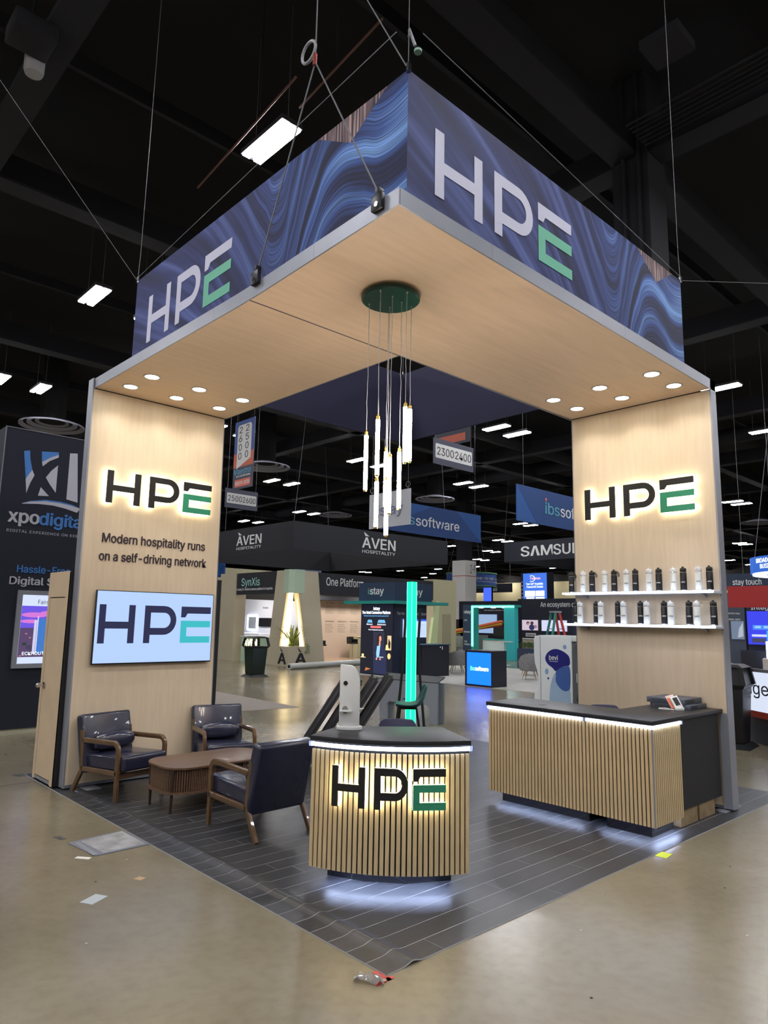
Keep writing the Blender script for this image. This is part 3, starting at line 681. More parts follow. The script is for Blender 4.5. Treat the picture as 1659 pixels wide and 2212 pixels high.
for t_ in (.005, .995): B().box(-.012, .012, -.012, .012, -.016, .016, Matrix.Translation(arc(t_, .014)+Vector((0, 0, .942)))).make('strip_clip', mat('clear_clip', (200, 210, 240), .2, trans=.5), pd)
K = [(.6, 1.253), (.718, .985), (.915, .755), (1.207, .6)]
B().prism(K+[(1.36, .93), (.9, 1.33)], zf, .0064, zb+.04).make('plinth', PLINTH, pd)
B().tube([arc(.12+.76*i/N_, -.032)+Vector((0, 0, zb+.009)) for i in range(N_+1)], .005, 6).make('plinth_led', LEDK, pd)
# halo logo on the podium, curved with the front
sp = thing('logo_sign', 'halo-lit black and green HPE letters on the slatted podium front', 'sign')
def fpod(u, v, d=0):
    p = arc(u, d); return (p.x, p.y, v)
logo(sp, fpod, .175, .547, .655, .272, LETTERB, LETTERG, .04, .058, glow('podium_halo', (255, 245, 212), 15), .034)

# ------------------------------------------------------------------ L-shaped counter
lc = thing('service_counter', 'L-shaped slatted oak service counter with black top beside the right tower', 'counter')
CX, CYa, CYb = 3.262, .068, 1.885
n = 47; p_ = (CYb-CYa-.008)/n
me = B().box(0, .012, 0, p_*.68, .105, .925).mesh(); me.materials.append(SLAT)
for i in range(n): link('slat', me, lc, loc=(CX, CYa+.012+i*p_, 0))
n = 15; p_ = .555/n; me = B().box(0, p_*.62, 0, .012, .105, .925).mesh(); me.materials.append(SLAT)
for i in range(n): link('slat', me, lc, loc=(CX+.014+i*p_, CYa, 0))
B().box(CX-.001, CX+.012, CYa-.001, CYa+.01, .1, .93).make('corner_trim', ALU, lc)
B().box(CX+.02, 3.83, CYa+.02, CYb, .145, .955).make('body', BLACK, lc)
B().box(CX+.0125, CX+.0195, CYa+.0125, CYb, .105, .93).box(CX+.0195, 3.83, CYa+.0125, CYa+.0195, .105, .93).make('slat_backing', BLACK, lc)
B().box(3.832, 4.715, CYa+.01, .66, .16, .955).make('side_panel', mat('black_fabric_panel', (26, 26, 30), .65), lc)
for a, c in ((3.84, 4.2), (4.24, 4.6)): B().box(a, c, CYa+.04, .5, .0064, .158).make('timber_block', mat('rough_timber', (150, 128, 96), .8, var=.3, vs=8), lc)
B().prism([(CX-.012, CYa-.012), (4.785, CYa-.012), (4.785, .70), (3.9, .70), (3.9, CYb+.02), (CX-.012, CYb+.02)], zf, .962, 1.0).make('counter_top', BLKP, lc, bevel=.003)
for a, c in ((CYa+.01, .71), (.75, CYb)): B().cyl((CX-.002, a, .944), (CX-.002, c, .944), .014, n=8).make('led_strip', LED, lc, smooth=True)
B().cyl((CX+.01, CYa-.002, .944), (CX+.555, CYa-.002, .944), .014, n=8).make('led_strip', LED, lc, smooth=True)
for x, y in ((CX-.002, .73), (CX, CYa), (CX+.57, CYa)): B().box(x-.014, x+.014, y-.014, y+.014, .928, .96).make('strip_clip', mat('clear_clip', (200, 210, 240), .2), lc)
B().box(3.352, 3.75, .76, 1.77, .0064, .145).make('plinth', PLINTH, lc); B().box(3.325, 3.745, .135, .565, .0064, .145).make('plinth', PLINTH, lc)
B().cyl((CX+.034, .78, .114), (CX+.034, 1.8, .114), .005, n=6).make('plinth_led', LEDC, lc)
B().cyl((CX+.034, .12, .114), (CX+.034, .6, .114), .005, n=6).make('plinth_led', LEDC, lc); B().cyl((CX+.05, CYa+.034, .114), (CX+.5, CYa+.034, .114), .005, n=6).make('plinth_led', LEDC, lc)
B().lathe([(.0, 1.0), (.035, 1.0), (.04, 1.003), (.0, 1.004)], (3.5, 1.36, 0), 18).make('cable_grommet', BPLAS, lc)
# equipment on the counter
SWC = mat('switch_grey', (86, 92, 106), .45, .3)
def rackbox(x0, x1, y0, y1, z0, h, lb, ports):
    t = thing('network_switch', lb, 'network switch')
    B().box(x0, x1, y0, y1, z0, z0+h).make('case', SWC, t, bevel=.003)
    for k in range(ports):
        for r in (0, 1):
            B().box(x0+.03+k*.028, x0+.05+k*.028, y0-.002, y0+.001, z0+h*(.2+r*.35), z0+h*(.42+r*.35)).make('port', BPLAS, t)
    B().box(x0-.002, x0, y1-.3, y1-.05, z0+h*.25, z0+h*.75).make('front_cover', mat('switch_dark', (60, 64, 76), .5), t)
    for k in (0, 1): B().cyl((x0-.003, y1-.02, z0+h*(.35+.3*k)), (x0, y1-.02, z0+h*(.35+.3*k)), .006, n=8).make('screw', CHROME, t)
    return t
rackbox(4.38, 4.77, .21, .63, 1.0005, .044, 'flat grey network switch at the bottom of the stack on the counter', 5)
rackbox(4.37, 4.775, .26, .66, 1.0455, .052, 'larger grey network switch on top of the stack on the counter', 7)
t = thing('card_reader', 'white handheld card reader with a black screen leaning on the network switches', 'card reader', (4.3, .3, 1.0), math.radians(-35))
M = Matrix.Translation((0, .03, .075)) @ Matrix.Rotation(math.radians(-28), 4, 'X') @ Matrix.Rotation(math.radians(-14), 4, 'Y')
B().box(-.045, .045, -.008, .008, -.07, .06, M).make('body', WHITE, t, bevel=.006); B().box(-.026, .026, -.0105, -.008, -.04, .042, M).make('screen', BPLAS, t)
B().box(-.075, .02, .012, .016, -.05, .085, M).make('leaflet', mat('leaflet', (226, 200, 190), .6), t); B().box(-.072, -.045, .0105, .012, -.05, .06, M).make('leaflet_stripe', mat('coral', (214, 110, 84), .6), t)
B().box(-.045, .04, -.055, -.012, .0, .028).make('stand', WHITE, t, bevel=.006)
o = B().tube([(4.24, .31, 1.006), (4.2, .38, 1.006), (4.18, .44, 1.008), (4.24, .47, 1.006), (4.3, .44, 1.006), (4.26, .36, 1.006)], .004, 6).make('charging_cable', WHITE, None, smooth=True); tag(o, 'short white charging cable curled beside the card reader', 'cable')

# counter stools with upholstered shells
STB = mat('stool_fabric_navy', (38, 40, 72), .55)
def make_stool(col, leg):
    t = thing('bar_stool'); prof = [(.2, .69), (.12, .675), (0, .67), (-.1, .685), (-.165, .74), (-.2, .84), (-.235, .98)]
    rs = []
    for k, (y, z) in enumerate(prof):
        w_ = (.17, .21, .22, .22, .215, .2, .15)[k]; row = []
        for i in range(9):
            s = -1+i/4; up = .045*s*s*(1 if k < 5 else .0); fw = .05*s*s*(1 if k >= 4 else 0)
            row.append((s*w_, y+fw, z+up))
        rs.append(row)
    n = 9; b = B(); vs = [p for r in rs for p in r]; nn = len(vs); vs2 = [(x, y-.014*(1 if k > 3*9 else 0), z-.022) for k, (x, y, z) in enumerate(vs)]
    fs = []
    for k in range(len(rs)-1):
        for i in range(n-1):
            a = k*n+i; fs += [(a, a+1, a+n+1, a+n), (nn+a, nn+a+n, nn+a+n+1, nn+a+1)]
    m_ = len(rs)
    for i in range(n-1):
        fs.append((i, nn+i, nn+i+1, i+1)); a = (m_-1)*n+i; fs.append((a, a+1, nn+a+1, nn+a))
    for k in range(m_-1):
        a = k*n; fs.append((a, a+n, nn+a+n, nn+a)); a = k*n+n-1; fs.append((a, nn+a, nn+a+n, a+n))
    b.add(vs+vs2, fs); o = b.make('shell_seat', col, t, smooth=True)
    md = o.modifiers.new('s', 'SUBSURF'); md.levels = md.render_levels = 1
    for sx in (-1, 1):
        for sy in (-1, 1): B().cyl((sx*.13, sy*.11+.02, .655), (sx*.21, sy*.2+.01, 0), .011, n=8).make('leg', leg, t)
    for sy in (-1, 1): B().cyl((-.182, sy*.168+.01, .22), (.182, sy*.168+.01, .22), .007, n=6).make('foot_rail', leg, t)
    for sx in (-1, 1): B().cyl((sx*.182, -.168, .22), (sx*.182, .178, .22), .007, n=6).make('foot_rail', leg, t)
    B().box(-.14, .14, -.1, .14, .645, .66).make('seat_frame', leg, t)
    return t
sg = math.atan2
def place_stool(o, x, y, ang, lb): o.location = (x, y, .0064); o.rotation_euler = (0, 0, ang); tag(o, lb, 'bar stool', 'upholstered bar stools')
st = make_stool(STB, BPLAS)
place_stool(st, 1.53, 1.50, math.radians(135)-.0, 'navy bar stool tucked directly behind the podium, only its back showing')
st2 = make_stool(mat('stool_fabric_painted_spill', (34, 88, 88), .5), BPLAS); place_stool(st2, 4.22, 4.0, math.radians(47), 'dark bar stool seen side-on beyond the podium, green column light painted into its fabric')  # navy stool: spill from the green column is painted into the fabric colour
st3 = copy_tree(st); place_stool(st3, 4.16, .98, math.radians(90+45), 'navy bar stool inside the L-shaped counter, only its back showing')

# white tablet / scanner kiosk on the podium
kd = thing('scanner_kiosk', 'white desktop kiosk with a round camera and curved top on the podium', 'kiosk', (.80, 1.285, 1.0), math.atan2(-.66, .74))
B().prism(ell(0, 0, .098, .05, 28), zf, 0, .03).make('base', WHITE, kd, bevel=.006)
body = [(-.078, .03), (.078, .03), (.078, .33), (.074, .38), (.06, .43), (.035, .468), (.01, .484), (-.078, .49)]
B().prism(body, lambda u, v, d: (u, -d, v), -.02, .025).make('body', WHITE, kd, bevel=.005)
fk = lambda u, v, d=0: (u, -.025-d, v)
B().prism(ell(-.035, .35, .017, .017, 20), fk, 0, .006).make('camera_lens', mat('lens_black', (8, 8, 10), .08, coat=1), kd)
B().prism(ell(-.035, .15, .023, .028, 20), fk, 0, .003).make('hand_slot', mat('slot_grey', (120, 120, 118), .5), kd)
B().prism(ell(-.03, .145, .048, .005, 16), fk, 0, .05).make('shelf_lip', WHITE, kd); B().prism([(.078, .152), (.11, .158), (.11, .163), (.078, .162)], fk, -.03, 0).make('side_lip', WHITE, kd)

# ------------------------------------------------------------------ shelves and bottles on the right tower
def shelf(z, y1, lb):
    t = thing('lit_shelf', lb, 'shelf')
    B().box(4.572, DR-.001, .0, y1-.03, z-.028, z-.003).make('board', mat('shelf_white', (196, 200, 214), .4), t)
    B().box(4.575, DR-.02, .01, y1-.04, z-.003, z).make('light_panel', glow('shelf_light', (214, 226, 255), 1.5), t)
    B().box(4.553, 4.571, -.005, y1, z-.022, z-.001).make('led_edge', LED, t)
    for y in (.15, 1.55): B().hexa([(4.66, y, z-.03), (DR-.001, y, z-.07), (DR-.001, y, z-.03), (4.66, y, z-.029)], [(4.66, y+.02, z-.03), (DR-.001, y+.02, z-.07), (DR-.001, y+.02, z-.03), (4.66, y+.02, z-.029)]).make('bracket', ALU, t)
    return t
shelf(2.205, 1.77, 'upper light-edged shelf of bottles on the right tower'); shelf(1.842, 1.75, 'lower light-edged shelf of bottles on the right tower')
def make_bottle(c, lid, ink):
    t = thing('water_bottle'); mb = mat('bottle_'+c[0], c[1], .38, .1); ml = mat('lid_'+c[0], lid, .4)
    B().lathe([(.0, .0), (.033, .0), (.034, .012)], n=20).make('base_band', CHROME, t)
    B().lathe([(.034, .012), (.0345, .016), (.0345, .192), (.032, .198), (.0, .198)], n=24).make('body', mb, t, ang=.6)
    B().lathe([(.0325, .198), (.0325, .203)], n=20).make('collar', CHROME, t)
    B().lathe([(.032, .203), (.0335, .206), (.0335, .236), (.028, .246), (.0, .247)], n=24).make('lid', ml, t, ang=.6)
    B().cyl((-.006, .0, .245), (-.006, 0, .262), .013, .012, 12).make('spout', ml, t, ang=.6)
    B().box(-.046, -.03, -.012, .008, .208, .235).make('latch', ml, t, bevel=.004)
    a0 = math.radians(205); fnb = lambda u, v, d=0: ((.0345+d)*math.cos(a0+u), (.0345+d)*math.sin(a0+u), v)
    g = logo(t, fnb, -.72, .088, 1.25, .014, ink, ink, .0002, .0008)
    return t
bw = make_bottle(('white', (214, 216, 212)), (224, 224, 222), LETTERB); bk = make_bottle(('black', (16, 16, 20)), (20, 20, 22), WHITEPRINT)
fw = fb = True
UP = [(1.718, 'b'), (1.535, 'w'), (1.443, 'b'), (1.251, 'w'), (1.158, 'b'), (.981, 'w'), (.897, 'b'), (.713, 'w'), (.623, 'b'), (.437, 'w'), (.351, 'b'), (.17, 'w'), (.074, 'b')]
LO = [(1.659, 'b'), (1.577, 'w'), (1.388, 'b'), (1.305, 'w'), (1.113, 'b'), (1.023, 'w'), (.84, 'b'), (.749, 'w'), (.57, 'b'), (.478, 'w'), (.299, 'b'), (.197, 'w'), (.045, 'b')]
ORD = ['leftmost', 'second', 'third', 'fourth', 'fifth', 'sixth', 'seventh', 'eighth', 'ninth', 'tenth', 'eleventh', 'twelfth', 'rightmost']
loops = []
for row, z, nm in ((UP, 2.205, 'upper'), (LO, 1.842, 'lower')):
    for i, (y, c) in enumerate(row):
        src = bw if c == 'w' else bk
        if c == 'w': o = src if fw else copy_tree(src); fw = False
        else: o = src if fb else copy_tree(src); fb = False
        o.location = (4.64 if c == 'w' else 4.685, y, z+.0005); o.rotation_euler = (0, 0, random.uniform(-.12, .12))
        if nm == 'lower': o.location.x -= .015
        tag(o, '%s water bottle, %s from the left on the %s shelf' % ('white' if c == 'w' else 'black', ORD[i], nm) if 0 < i < 12 else '%s %s water bottle of the %s shelf' % (ORD[i], 'white' if c == 'w' else 'black', nm), 'bottle', 'bottles on the %s shelf' % nm)
        if nm == 'upper' and i in (0, 2, 4): loops.append(o)
for o in loops:
            B().tube([(0, -.028, .238), (0, -.045, .236), (0, -.062, .215), (0, -.066, .19), (0, -.058, .178), (0, -.05, .186), (0, -.052, .2), (0, -.046, .222), (0, -.034, .228)], .0045, 6).make('carry_loop', BPLAS, o)

# ------------------------------------------------------------------ things on the concrete
hp = thing('floor_hatch', 'steel diamond-plate floor hatch at the left edge of the flooring', 'floor hatch')
B().hexa([(-.55, 3.174, .001), (-.5, 2.72, .001), (-.06, 2.728, .001), (-.075, 3.222, .001)], [(-.55, 3.174, .006), (-.5, 2.72, .006), (-.06, 2.728, .006), (-.075, 3.222, .006)]).make('frame', ALU2, hp)
PLT = mat('worn_tread_plate', (190, 190, 192), .4, .5, var=.3, vs=7)
B().hexa([(-.46, 3.14, .006), (-.43, 2.75, .006), (-.085, 2.755, .006), (-.095, 3.19, .006)], [(-.46, 3.14, .008), (-.43, 2.75, .008), (-.085, 2.755, .008), (-.095, 3.19, .008)]).make('plate', PLT, hp)
b = B()
for i in range(16):
    for j in range(18):
        x = -.435+i*.021; y = 2.775+j*.022
        M = Matrix.Translation((x, y, .008)) @ Matrix.Rotation(math.radians(45 if (i+j) % 2 else -45), 4, 'Z')
        b.box(-.009, .009, -.0022, .0022, 0, .002, M)
tag(b.make('tread_lugs', PLT, hp), kind='stuff')
B().box(-.515, -.475, 2.74, 3.14, .006, .0075).make('hinge_strip', ALU, hp)
def scrap(name, lb, cat, x, y, w_, h_, a, rgb, rough=.7, z=.0):
    o = B().box(-w_/2, w_/2, -h_/2, h_/2, .0005, .002).make(name, mat(name+'_%d' % (rgb[0]+rgb[1]), rgb, rough)); o.location = (x, y, z); o.rotation_euler = (0, 0, a); return tag(o, lb, cat)
scrap('paper_slip', 'small white printed paper slip beside the floor hatch', 'paper', -.585, 2.745, .12, .045, -.9, (226, 224, 216))
o = scrap('paper_card', 'pale grey paper card on the concrete at lower left', 'paper', -.826, 1.9, .15, .1, .5, (176, 186, 190))
scrap('cardboard_scrap', 'small tan cardboard scrap on the concrete', 'cardboard', -.443, 2.062, .055, .06, .4, (186, 156, 116))
scrap('tape_patch', 'dark grey tape patch left of the floor hatch', 'tape', -.55, 3.36, .05, .12, .2, (74, 74, 72))
scrap('tape_patch', 'dark grey tape patch at the left corner of the flooring by the closet', 'tape', -.09, 6.02, .12, .14, .2, (74, 74, 78))
scrap('floor_sticker', 'bright yellow-green floor sticker at the right edge of the flooring', 'sticker', 2.965, -.135, .14, .09, .1, (206, 222, 60))
o = B().box(-.11, .02, -.03, .0, .0003, .0015).box(-.03, .0, -.03, .09, .0003, .0015).make('red_corner_tape', mat('red_tape_bright', (196, 72, 60), .6)); o.location = (-.07, -.09, 0); tag(o, 'red corner tape under the front tip of the flooring', 'tape')
rp = random.Random(3); vs = []; NX, NY = 9, 5
for i in range(NX):
    for j in range(NY): vs.append((i*.02-.08+rp.uniform(-.006, .006), j*.017-.034+rp.uniform(-.005, .005), .004+rp.uniform(0, .03)*(1 if 0 < i < NX-1 else .3)))
fs = [(i*NY+j, i*NY+j+1, (i+1)*NY+j+1, (i+1)*NY+j) for i in range(NX-1) for j in range(NY-1)]
o = B().add(vs, fs).make('plastic_wrapper', mat('clear_film', (245, 245, 250), .08, trans=.85, coat=1)); o.location = (-.173, -.06, 0); o.rotation_euler = (0, 0, -.95)
tag(o, 'crumpled clear plastic wrapper near the front tip of the flooring', 'wrapper'); o.modifiers.new('s', 'SOLIDIFY').thickness = .0006
CR = mat('debris', (190, 186, 176), .8)
for i, (x, y) in enumerate(((2.6, -.75), (1.9, -1.15), (.55, -.9), (1.2, -.45), (3.1, -.6), (-.35, 2.5), (-.7, 2.2), (-1.1, 1.3))):
    o = B().lathe([(.0, 0), (.008, .001), (.005, .004), (.0, .005)], n=6).make('floor_crumb', CR if i % 2 else mat('debris_dark', (60, 54, 46), .8)); o.location = (x, y, .0002); tag(o, 'tiny crumb of debris on the bare concrete', 'debris', 'crumbs on the concrete')

# ================================================================== the rest of the show floor
AVD = mat('charcoal_fabric', (38, 39, 46), .8); AVC = mat('warm_panel', (186, 176, 152), .6, var=.03, vs=2); LETW = mat('off_white_lettering', (226, 228, 226), .5)
WARMG = glow('warm_lit_panel', (255, 226, 170), 5.5); COOLG = glow('cool_frame_light', (205, 220, 255), 7)
DARKB = mat('midnight_laminate', (20, 23, 38), .5); IST = mat('istay_blue', (38, 58, 84), .55); TEAL = mat('teal_panel', (40, 150, 142), .5)

def ringsign(name, label, x0, x1, y0, y1, z0, z1, m, mi, w_=.03):
    t = thing(name, label, 'hanging sign')
    B().box(x0, x1, y0, y0+w_, z0, z1).make('face_panel', m, t); B().box(x0, x0+w_, y0+w_, y1, z0, z1).make('face_panel', m, t)
    B().box(x0, x1, y1-w_, y1, z0, z1).make('face_panel', mi, t); B().box(x1-w_, x1, y0+w_, y1-w_, z0, z1).make('face_panel', mi, t)
    for x in (x0+.05, x1-.05):
        for y in (y0+.05, y1-.05): B().tube([(x, y, z1), (x+(.6 if x == x0+.05 else -.6), y, 12.36)], .008, 5).make('cable', CABLE, t)
    return t
def aven_word(t, fn, u0, z0, wd, h):
    sg = 1 if wd > 0 else -1
    text('AVEN', t, LETW, fn, u0, z0, wd, h, bold=.025)
    poly('accent', t, LETW, fn, [(u0+sg*abs(wd)*.04, z0+h*1.5), (u0+sg*abs(wd)*.2, z0+h*1.12), (u0+sg*abs(wd)*.08, z0+h*1.12)], d=.006)
    text('HOSPITALITY', t, LETW, fn, u0, z0-h*.5, wd, h*.3, bold=.01)
AX, AY = 13.6, 19.9
rs = ringsign('hanging_ring_sign', 'long charcoal square ring sign lettered AVEN HOSPITALITY on two faces', AX-.05, 22.85, AY-.05, 29.1, 4.62, 5.75, AVD, mat('charcoal_lining', (26, 26, 32), .85))
aven_word(rs, FX(AX-.05), 24.08, 5.0, -1.95, .4); aven_word(rs, FY(AY-.05), 17.25, 4.98, 2.0, .46)

av = thing('exhibit_booth', 'warm panelled AVEN booth with charcoal fascias and a lit A-shaped corner tower', 'exhibition booth')
B().box(AX, AX+.12, 21, 24.85, 2.84, 3.77).make('fascia', AVD, av); B().box(14.9, 22.1, AY, AY+.12, 2.84, 3.75).make('fascia', AVD, av)
fxa, fya = FX(AX), FY(AY)
text('SynXis', av, mat('mint_lettering', (170, 226, 214), .5), fxa, 23.6, 3.21, -1.42, .34, bold=.0)
text('the world\'s leading AI-enabled commerce platform for hospitality', av, LETW, fxa, 24.5, 3.02, -3.3, .1)
text('One Platform.', av, LETW, fya, 15.35, 3.24, 2.15, .34, bold=.01)
B().box(AX-.05, AX+.5, 24.0, 25.3, 0, 3.79).make('side_tower', AVC, av)
B().hexa([(AX-.04, 21.37, 0), (AX-.04, 20.66, 0), (AX-.04, 20.0, 3.77), (AX-.04, 20.88, 3.77)][::-1], [(AX+.3, 21.37, 0), (AX+.3, 20.66, 0), (AX+.3, 20.0, 3.77), (AX+.3, 20.88, 3.77)][::-1]).make('tapered_panel', AVC, av)
B().hexa([(15.36, AY-.04, 0), (14.5, AY-.04, 0), (13.75, AY-.04, 3.77), (14.88, AY-.04, 3.77)], [(15.36, AY+.3, 0), (14.5, AY+.3, 0), (13.75, AY+.3, 3.77), (14.88, AY+.3, 3.77)]).make('tapered_panel', AVC, av)
B().hexa([(AX+.03, 20.58, .7), (AX+.1, 20.14, .7), (AX+.1, 19.93, 2.86), (AX+.03, 20.34, 2.86)], [(AX+.06, 20.58, .7), (AX+.13, 20.14, .7), (AX+.13, 19.93, 2.86), (AX+.06, 20.34, 2.86)]).make('lit_reveal', WARMG, av)
B().hexa([(14.44, AY+.03, .7), (14.2, AY+.1, .7), (13.95, AY+.1, 2.86), (14.2, AY+.03, 2.86)], [(14.44, AY+.06, .7), (14.2, AY+.13, .7), (13.95, AY+.13, 2.86), (14.2, AY+.06, 2.86)]).make('lit_reveal', WARMG, av)
B().hexa([(14.9, 21.3, .0), (15.7, 20.5, 0), (15.5, 20.5, 2.8), (14.9, 21.1, 2.8)], [(14.95, 21.35, .0), (15.75, 20.55, 0), (15.55, 20.55, 2.8), (14.95, 21.15, 2.8)]).make('inner_screen', mat('walnut_brown', (110, 84, 66), .5), av)
B().cyl((14.2, 20.5, .7), (14.75, 20.3, 2.35), .035, n=8).make('slanted_light', glow('slanted_tube', (240, 220, 210), 3), av)
GRN = mat('panel_painted_green_light', (176, 196, 172), .6)  # green light falling on the corner cap, put into its base colour
B().prism([(AX-.06, 20.35), (AX-.06, AY+.12), (AX+.12, AY-.06), (14.2, AY-.06), (14.2, 20.35)], zf, 2.86, 3.8).make('corner_cap', GRN, av)
B().prism([(AX-.08, 20.7), (AX-.08, AY-.08), (14.5, AY-.08), (14.5, 20.7)], zf, 0, .76).make('planter_box', AVC, av)
for fn, u, s in ((FX(AX-.08), 20.45, -1), (FY(AY-.08), 13.9, 1)):
    text('A', av, AVD, fn, u-s*.05, .08, s*.52, .42, bold=.05); poly('accent', av, AVD, fn, [(u+s*.04, .74), (u+s*.26, .54), (u+s*.14, .56)], d=.006)
B().box(18, 18.1, 24.6, 33, 0, 3.3).make('inner_wall', mat('white_wall', (214, 216, 226), .6), av); fi = FX(18)
for a, c, z0, z1 in ((29.9, 28.95, 1.2, 2.0), (31.3, 30.3, 1.2, 2.0)):
    b = B()
    b.prism([(a, z0), (c, z0), (c, z0+.06), (a, z0+.06)], fi, 0, .05).prism([(a, z1-.06), (c, z1-.06), (c, z1), (a, z1)], fi, 0, .05).prism([(a, z0+.06), (a-.06, z0+.06), (a-.06, z1-.06), (a, z1-.06)], fi, 0, .05).prism([(c+.06, z0+.06), (c, z0+.06), (c, z1-.06), (c+.06, z1-.06)], fi, 0, .05)
    b.make('lit_frame', COOLG, av)
    B().prism([(a-.12, z0+.1), (c+.12, z0+.1), (c+.12, z1-.1), (a-.12, z1-.1)], fi, 0, .03).make('frame_print', mat('frame_print', (150, 156, 160), .5), av)
B().prism([(28.75, 1.42), (27.3, 1.42), (27.3, 1.86), (28.75, 1.86)], fi, .01, .06).make('television', BPLAS, av)
text('Sensors', av, AVD, fi, 28.5, 2.35, -.5, .1)
B().box(16.8, 18, 27, 29.6, 0, 1.08).make('white_cabinet', mat('white_wall', (214, 216, 226), .6), av)
B().box(17.2, 24, 24, 24.12, 0, 2.95).make('inner_wall', mat('blush_wall', (208, 186, 168), .7), av); fj = FY(24)
B().box(16.9, 23, 23.3, 24, 2.75, 2.95).make('ceiling_band', AVD, av)
words = [('Property Management', 18.62, 2.62), ('Booking Engine', 19.42, 2.62), ('Retailing', 20.22, 2.62), ('CRS Distribution', 18.62, 1.72), ('GDS Distribution', 19.42, 1.72), ('Payments', 20.22, 1.72)]
for s_, u, z in words:
    text(s_, av, AVD, fj, u, z, .55, .07, th=0, d=.004)
    for k in range(5): text(['Store your most', 'comprehensive', 'guest and rate', 'information in', 'one place'][k], av, mat('grey_print', (120, 108, 100), .6), fj, u, z-.13-k*.09, .42+.05*((k*7) % 3), .05, th=0, d=.004)
B().box(15.6, 20, 19.92, 24, .0, .012).make('floor_mat', mat('wood_tile', (170, 140, 112), .35), av)
B().box(21.86, 23.5, AY-.04, AY+.6, 0, 3.84).make('end_tower', mat('khaki_panel', (178, 172, 140), .65), av)
B().hexa([(21.5, AY-.06, 0), (22.05, AY-.06, 0), (22.28, AY-.06, 2.8), (22.0, AY-.06, 2.8)], [(21.5, AY+.1, 0), (22.05, AY+.1, 0), (22.28, AY+.1, 2.8), (22.0, AY+.1, 2.8)]).make('pale_fin', mat('fin_painted_green_light', (190, 206, 156), .6), av)  # the fin's green lighting is painted into its colour
B().box(22.5, 23.1, AY-.06, AY-.045, 0, 2.2).make('door_panel', mat('khaki_door', (150, 146, 118), .65), av)
B().box(AX+.1, AX+4, 24.9, 25.2, 2.7, 3.7).make('header', mat('dark_header', (60, 56, 54), .7), av)
for x, y in ((16.4, 28.0), (16.4, 25.5), (17.6, 22.4), (20.4, 22.4)):
    h = B().box(x-.3, x+.3, y-.06, y+.06, 3.3, 3.36).make('strip_lamp', glow('strip_lamp_white', (255, 240, 222), 4), av); B().box(x-.3, x+.3, y-.02, y+.02, 3.36, 3.5).make('lamp_body', BEAM, h)
    ld = D.lights.new('strip_beam', 'AREA'); ld.energy = 70; ld.size = .5; ld.color = (1, .94, .86); lo = D.objects.new('strip_beam', ld); COL.objects.link(lo); lo.parent = h; lo.location = (x, y, 3.29)
# potted grass in the planter
gp = thing('potted_grass', 'spiky variegated grass in the AVEN corner planter', 'plant', (AX+.35, AY+.3, .761))
GL = [mat('grass_blade_%d' % i, c, .6) for i, c in enumerate(((150, 160, 78), (196, 200, 120), (92, 116, 62)))]
rp = random.Random(5)
for k in range(110):
    a = rp.uniform(0, 6.28); r = rp.uniform(.35, .85); h = rp.uniform(.3, .85); x0, y0 = .08*math.cos(a), .08*math.sin(a); w_ = .022
    pts = [(x0+math.cos(a)*r*t, y0+math.sin(a)*r*t, h*math.sin(t*1.9)*1.05) for t in (0, .35, .7, 1)]
    px_, py_ = -math.sin(a)*w_, math.cos(a)*w_
    vs = []
    for (x, y, z), q in zip(pts, (1, 1, .7, .08)): vs += [(x-px_*q, y-py_*q, max(z, .005)), (x+px_*q, y+py_*q, max(z, .005)+.004)]
    B().add(vs, [(0, 1, 3, 2), (2, 3, 5, 4), (4, 5, 7, 6)]).make('blade', GL[k % 3], gp)
b = B()
for k in range(260):
    x = rp.uniform(-.4, .5); y = rp.uniform(-.38, .35); z = rp.uniform(.0, .1)
    if k > 200: x = rp.uniform(.3, .56); y = -.42+rp.uniform(-.04, .03); z = rp.uniform(-.3, .1)
    b.add([(x, y, z), (x+.04, y+rp.uniform(-.02, .02), z+.02), (x+.02, y+.03, z+.04)], [(0, 1, 2)])
tag(b.make('moss_leaves', GL[2], gp), kind='stuff')
# AVEN counter, stools
t = thing('reception_desk', 'AVEN reception desk behind the left bin, green light painted into its colour', 'desk')
B().box(AX+.2, AX+.9, 21.7, 23.72, 0, 1.04).make('body', mat('desk_painted_green_light', (178, 204, 176), .6), t); B().box(AX+.15, AX+.95, 21.65, 23.77, 1.04, 1.08).make('top', LETW, t)  # desk body colour carries the green light that falls on it
text('AVEN', t, WARMG, FX(AX+.2), 23.5, .66, -1.0, .28, bold=.02)
def hightable(x, y, lb):
    t = thing('high_table', lb, 'table', (x, y, 0)); B().box(-.45, .45, -.3, .3, 1.02, 1.06).make('top', mat('light_oak', (206, 188, 150), .5), t); B().box(-.43, .43, -.28, .28, 0, 1.02).make('pedestal', mat('khaki_panel', (178, 172, 140), .65), t)
hightable(20.3, 23.3, 'high oak counter against the blush wall in the AVEN booth')
def barchair(x, y, lb, a=0):
    t = thing('pedestal_stool', lb, 'bar stool', (x, y, 0), a)
    B().box(-.2, .2, -.2, .2, .72, .78).make('seat', BPLAS, t, bevel=.02); B().box(-.2, .2, .17, .21, .78, 1.05).box(-.21, -.17, -.15, .17, .78, .95).box(.17, .21, -.15, .17, .78, .95).make('shell_back', BPLAS, t, bevel=.012)
    B().cyl((0, 0, .03), (0, 0, .72), .022, n=10).make('stem', CHROME, t); B().lathe([(.0, 0), (.2, 0), (.2, .015), (.03, .03), (.0, .03)], n=20).make('base', CHROME, t)
barchair(19.2, 22.6, 'black pedestal stool left of the high oak counter', 0); barchair(19.85, 22.3, 'black pedestal stool in front of the high oak counter', .3); barchair(16.2, 21.2, 'black pedestal stool just right of the lit corner tower', 1.2)
